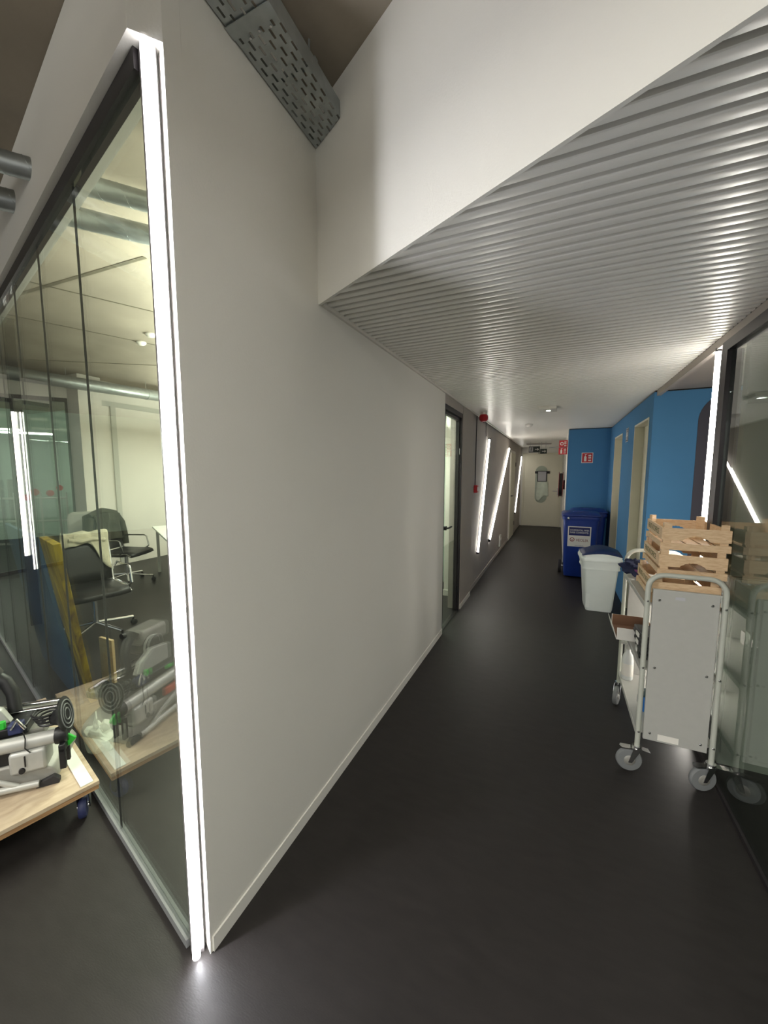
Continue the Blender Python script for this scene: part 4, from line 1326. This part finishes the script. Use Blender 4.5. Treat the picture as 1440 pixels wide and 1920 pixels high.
# leaning boards inside the office
def lean(name, label, cat, s0, s1, foot, top_z, th, m, lift=0.0):
    base = G((s0 + s1) / 2, foot, 0)
    t = thing(name, label, cat, tuple(base))
    a, b = G(s0, foot, lift) - base, G(s1, foot, lift) - base
    c, d = G(s1, 0.013, top_z) - base, G(s0, 0.013, top_z) - base
    n = (b - a).cross(d - a).normalized()
    if n.dot(NV) < 0:
        n = -n
    return t, a, b, c, d, n * th
t, a, b, c, d, n = lean('blue_board', 'large dark blue board leaning on inside of office glass', 'board', 1.92, 3.05, 0.17, 1.19, 0.02, 'slate')
MB().extr([a, b, c, d], n).build('panel', 'slate', t)
t, a, b, c, d, n = lean('yellow_plank', 'narrow yellow stained plank leaning on the glass', 'plank', 1.42, 1.62, 0.22, 1.2, 0.035, 'plank')
MB().extr([a + U * 0.46, b + U * 0.46, c + U * 0.17 + Vector((0, 0, 0.01)), d + U * 0.03], n).build('plank', 'plank', t, bevel=0.003)
t, a, b, c, d, n = lean('pale_offcut', 'short pale wood offcut standing behind the blue board', 'offcut', 2.05, 2.20, 0.40, 0.35, 0.02, 'offcut')
bs = Vector(t.location)
MB().box(-0.08, 0.08, -0.01, 0.01, 0, 0.34).build('board', 'offcut', t, bevel=0.002)
bg = thing('plastic_bag', 'crumpled milky plastic bag on the floor behind glass', 'bag', tuple(G(1.30, 0.12, 0)), ang)
MB().blob((0, 0, 0.07), (0.10, 0.06, 0.07), 16, 10, 0.45, 11).build('bag', 'bag', bg, smooth=False)
MB().extr([(0.0, 0, 0.12), (0.05, 0.01, 0.12), (0.03, 0.0, 0.22), (-0.02, 0.01, 0.20)], (0.0, 0.006, 0)).build('bag_corner', 'bag', bg)

# ------------------------------------------------------------------ office chairs, desk
def chair(label, loc, rz, arms=True):
    t = thing('office_chair', label, 'chair', loc, rz)
    # faces +x locally
    def sling(pts, w, th, name):
        o = MB()
        rows = [[(p[0], -w / 2, p[1]), (p[0], -w / 4, p[1] - 0.006), (p[0], w / 4, p[1] - 0.006), (p[0], w / 2, p[1])] for p in pts]
        return o.grid(rows).build(name, 'leather', t, solid=th)
    sling([(-0.20, 0.47), (-0.1, 0.455), (0.05, 0.455), (0.18, 0.465), (0.235, 0.45), (0.25, 0.42)], 0.46, 0.04, 'seat')
    sling([(-0.21, 0.50), (-0.235, 0.60), (-0.25, 0.72), (-0.28, 0.84), (-0.31, 0.93)], 0.46, 0.035, 'backrest')
    for s in (-1, 1):
        MB().tube([(0.24, 0.24 * s, 0.43), (0.18, 0.24 * s, 0.46), (-0.19, 0.24 * s, 0.465), (-0.225, 0.24 * s, 0.52), (-0.255, 0.24 * s, 0.72), (-0.32, 0.24 * s, 0.95)], 0.011, 8).build('side_rail', 'chrome', t)
        if arms:
            MB().tube([(-0.20, 0.262 * s, 0.47), (0.10, 0.275 * s, 0.46), (0.16, 0.28 * s, 0.50), (0.13, 0.28 * s, 0.64), (0.10, 0.28 * s, 0.66), (-0.20, 0.28 * s, 0.66), (-0.235, 0.27 * s, 0.62)], 0.011, 8).build('armrest', 'chrome', t)
    MB().cyl((0, 0, 0.11), (0, 0, 0.44), 0.024, n=14).build('column', 'chrome', t)
    MB().box(-0.1, 0.1, -0.2, 0.2, 0.415, 0.435).build('seat_plate', 'black', t)
    for i in range(5):
        a = R(72 * i + 20)
        e = Vector((math.cos(a), math.sin(a), 0))
        MB().tube([e * 0.02 + Vector((0, 0, 0.13)), e * 0.18 + Vector((0, 0, 0.105)), e * 0.33 + Vector((0, 0, 0.085))], 0.014, 8).build('foot_arm', 'chrome', t)
        c = MB().lathe([(0.020, -0.02), (0.028, -0.018), (0.028, 0.018), (0.020, 0.02)], e * 0.335 + Vector((0, 0, 0.028)), (-e.y, e.x, 0), 14).build('caster', 'black', t)
        MB().cyl(e * 0.33 + Vector((0, 0, 0.05)), e * 0.33 + Vector((0, 0, 0.09)), 0.012, n=8).build('caster_stem', 'black', c)
    return t
c1 = chair('black office chair with pale knit draped over its backrest', (-4.10, 2.18, 0), R(-12))
c2 = chair('black office chair with dark jacket hung on its backrest', (-5.68, 3.48, 0), R(22))
kn = thing('knit_throw', 'pale knitted cloth draped over the near office chair', 'cloth', (-4.10, 2.18, 0), R(-12))
rows = []
for i in range(15):
    q = i / 14
    row = []
    for j in range(12):
        p = j / 11
        yy = -0.16 + 0.40 * p
        ln = 0.10 + 0.28 * max(0, (p - 0.62) / 0.38) ** 0.6 + 0.02 * math.sin(p * 9)
        lump = 0.012 * math.sin(p * 14 + q * 5) + 0.008 * math.sin(p * 25 - q * 9)
        if q < 0.35:
            t_ = q / 0.35
            x, z = -0.362 + 0.01 * t_, 0.86 + 0.115 * t_
        elif q < 0.5:
            t_ = (q - 0.35) / 0.15
            x, z = -0.352 + 0.09 * t_, 0.975 + 0.03 * math.sin(t_ * math.pi)
        else:
            t_ = (q - 0.5) / 0.5
            x, z = -0.262 + 0.07 * t_ * ln / 0.38, 0.975 - ln * t_
        row.append((x + lump * 0.8, yy + 0.01 * math.sin(q * 6), z + lump))
    rows.append(row)
MB().grid(rows).build('draped_cloth', 'knit', kn, solid=0.016, sub=1)
MB().tube([(-0.25, -0.10, 0.93), (-0.235, 0.0, 0.91), (-0.24, 0.10, 0.925), (-0.245, 0.20, 0.90)], 0.022, 8).build('folded_sleeve', 'knit', kn)
jk = thing('jacket', 'dark olive jacket hung over the far office chair', 'jacket', (-5.68, 3.48, 0), R(22))
for nm, xo, z0, z1, sgn_ in (('front', -0.215, 0.60, 1.0, 1), ('back', -0.36, 0.50, 1.0, -1)):
    rows = []
    for i in range(12):
        q = i / 11
        row = []
        for j in range(13):
            p = j / 12
            wd = 0.50 + 0.10 * q - 0.06 * math.sin(q * 5)
            fold = 0.030 * math.sin(p * 15 + q * 4) + 0.018 * math.sin(p * 27 + 5 * q)
            z = z1 - (z1 - z0) * q - 0.03 * math.sin(p * math.pi * 2 + 1) * q + (0.03 * math.sin(p * math.pi) if i == 0 else 0)
            row.append((xo - 0.10 * (1 - q) * (0.5 if sgn_ > 0 else 0.3) + sgn_ * fold, (p - 0.5) * wd, z))
        rows.append(row)
    MB().grid(rows).build(nm + '_panel', 'jacket', jk, solid=0.03, sub=1)
MB().tube([(-0.31, -0.25, 0.99), (-0.315, -0.10, 1.03), (-0.32, 0.0, 1.05), (-0.315, 0.10, 1.03), (-0.31, 0.25, 0.99)], 0.045, 10).build('collar', 'jacket', jk)
for sg in (-1, 1):
    MB().tube([(-0.30, 0.25 * sg, 0.96), (-0.27, 0.31 * sg, 0.85), (-0.25, 0.32 * sg, 0.70), (-0.22, 0.30 * sg, 0.52)], 0.05, 10).build('sleeve', 'jacket', jk)
dk = thing('office_desk', 'white office desk behind the far chair', 'desk', (-5.02, 4.02, 0), R(-29))
MB().box(-0.8, 0.8, -0.4, 0.4, 0.715, 0.74).build('desktop', 'whiteplate', dk, bevel=0.003)
for x in (-0.74, 0.70):
    for y in (-0.36, 0.32):
        MB().box(x, x + 0.04, y, y + 0.04, 0, 0.7145).build('leg', 'greycab', dk)
MB().box(-0.7, 0.7, 0.30, 0.315, 0.35, 0.70).build('modesty_panel', 'greycab', dk)
ms = thing('computer_mouse', 'dark computer mouse on the white office desk', 'mouse', (-5.15, 3.85, 0.7405), R(-29))
o = MB().blob((0, 0, 0.0), (0.055, 0.032, 0.034), 16, 10)
for p in o.v:
    p.z = max(p.z, 0)
o.build('shell', 'black', ms)
MB().cyl((0.02, 0, 0.03), (0.035, 0, 0.027), 0.004, n=8).build('scroll_wheel', 'rubber', ms)

# ------------------------------------------------------------------ unseen fill lamps added behind the viewer to raise the ambient light
for i, (x, y) in enumerate(((0.1, -1.3), (-2.6, -1.6), (0.1, -3.4))):
    t = thing('hall_fill_lamp', 'added fill light bar behind the viewer, %s' % ('nearest one', 'left one', 'rear one')[i], 'lamp', (x, y, 2.70), R(20))
    MB().box(-0.7, 0.7, -0.05, 0.05, 0, 0.04).build('housing', 'white2', t)
    for q in (-0.5, 0.5):
        MB().cyl((q, 0, 0.04), (q, 0, HZ - 2.701), 0.004, n=6).build('suspension_wire', 'galv', t)
    area('lamp_glow', (0, 0, -0.004), (0, 0, 0), 1.35, 0.09, P_HALL * (1.0, 1.6, 1.0)[i], (0.99, 0.985, 0.91), t)
    area('fill_uplight', (0, 0, 0.044), (R(180), 0, 0), 1.35, 0.09, P_HALL * 0.55, (0.99, 0.985, 0.91), t)  # upward fill added for the wall above the office glass
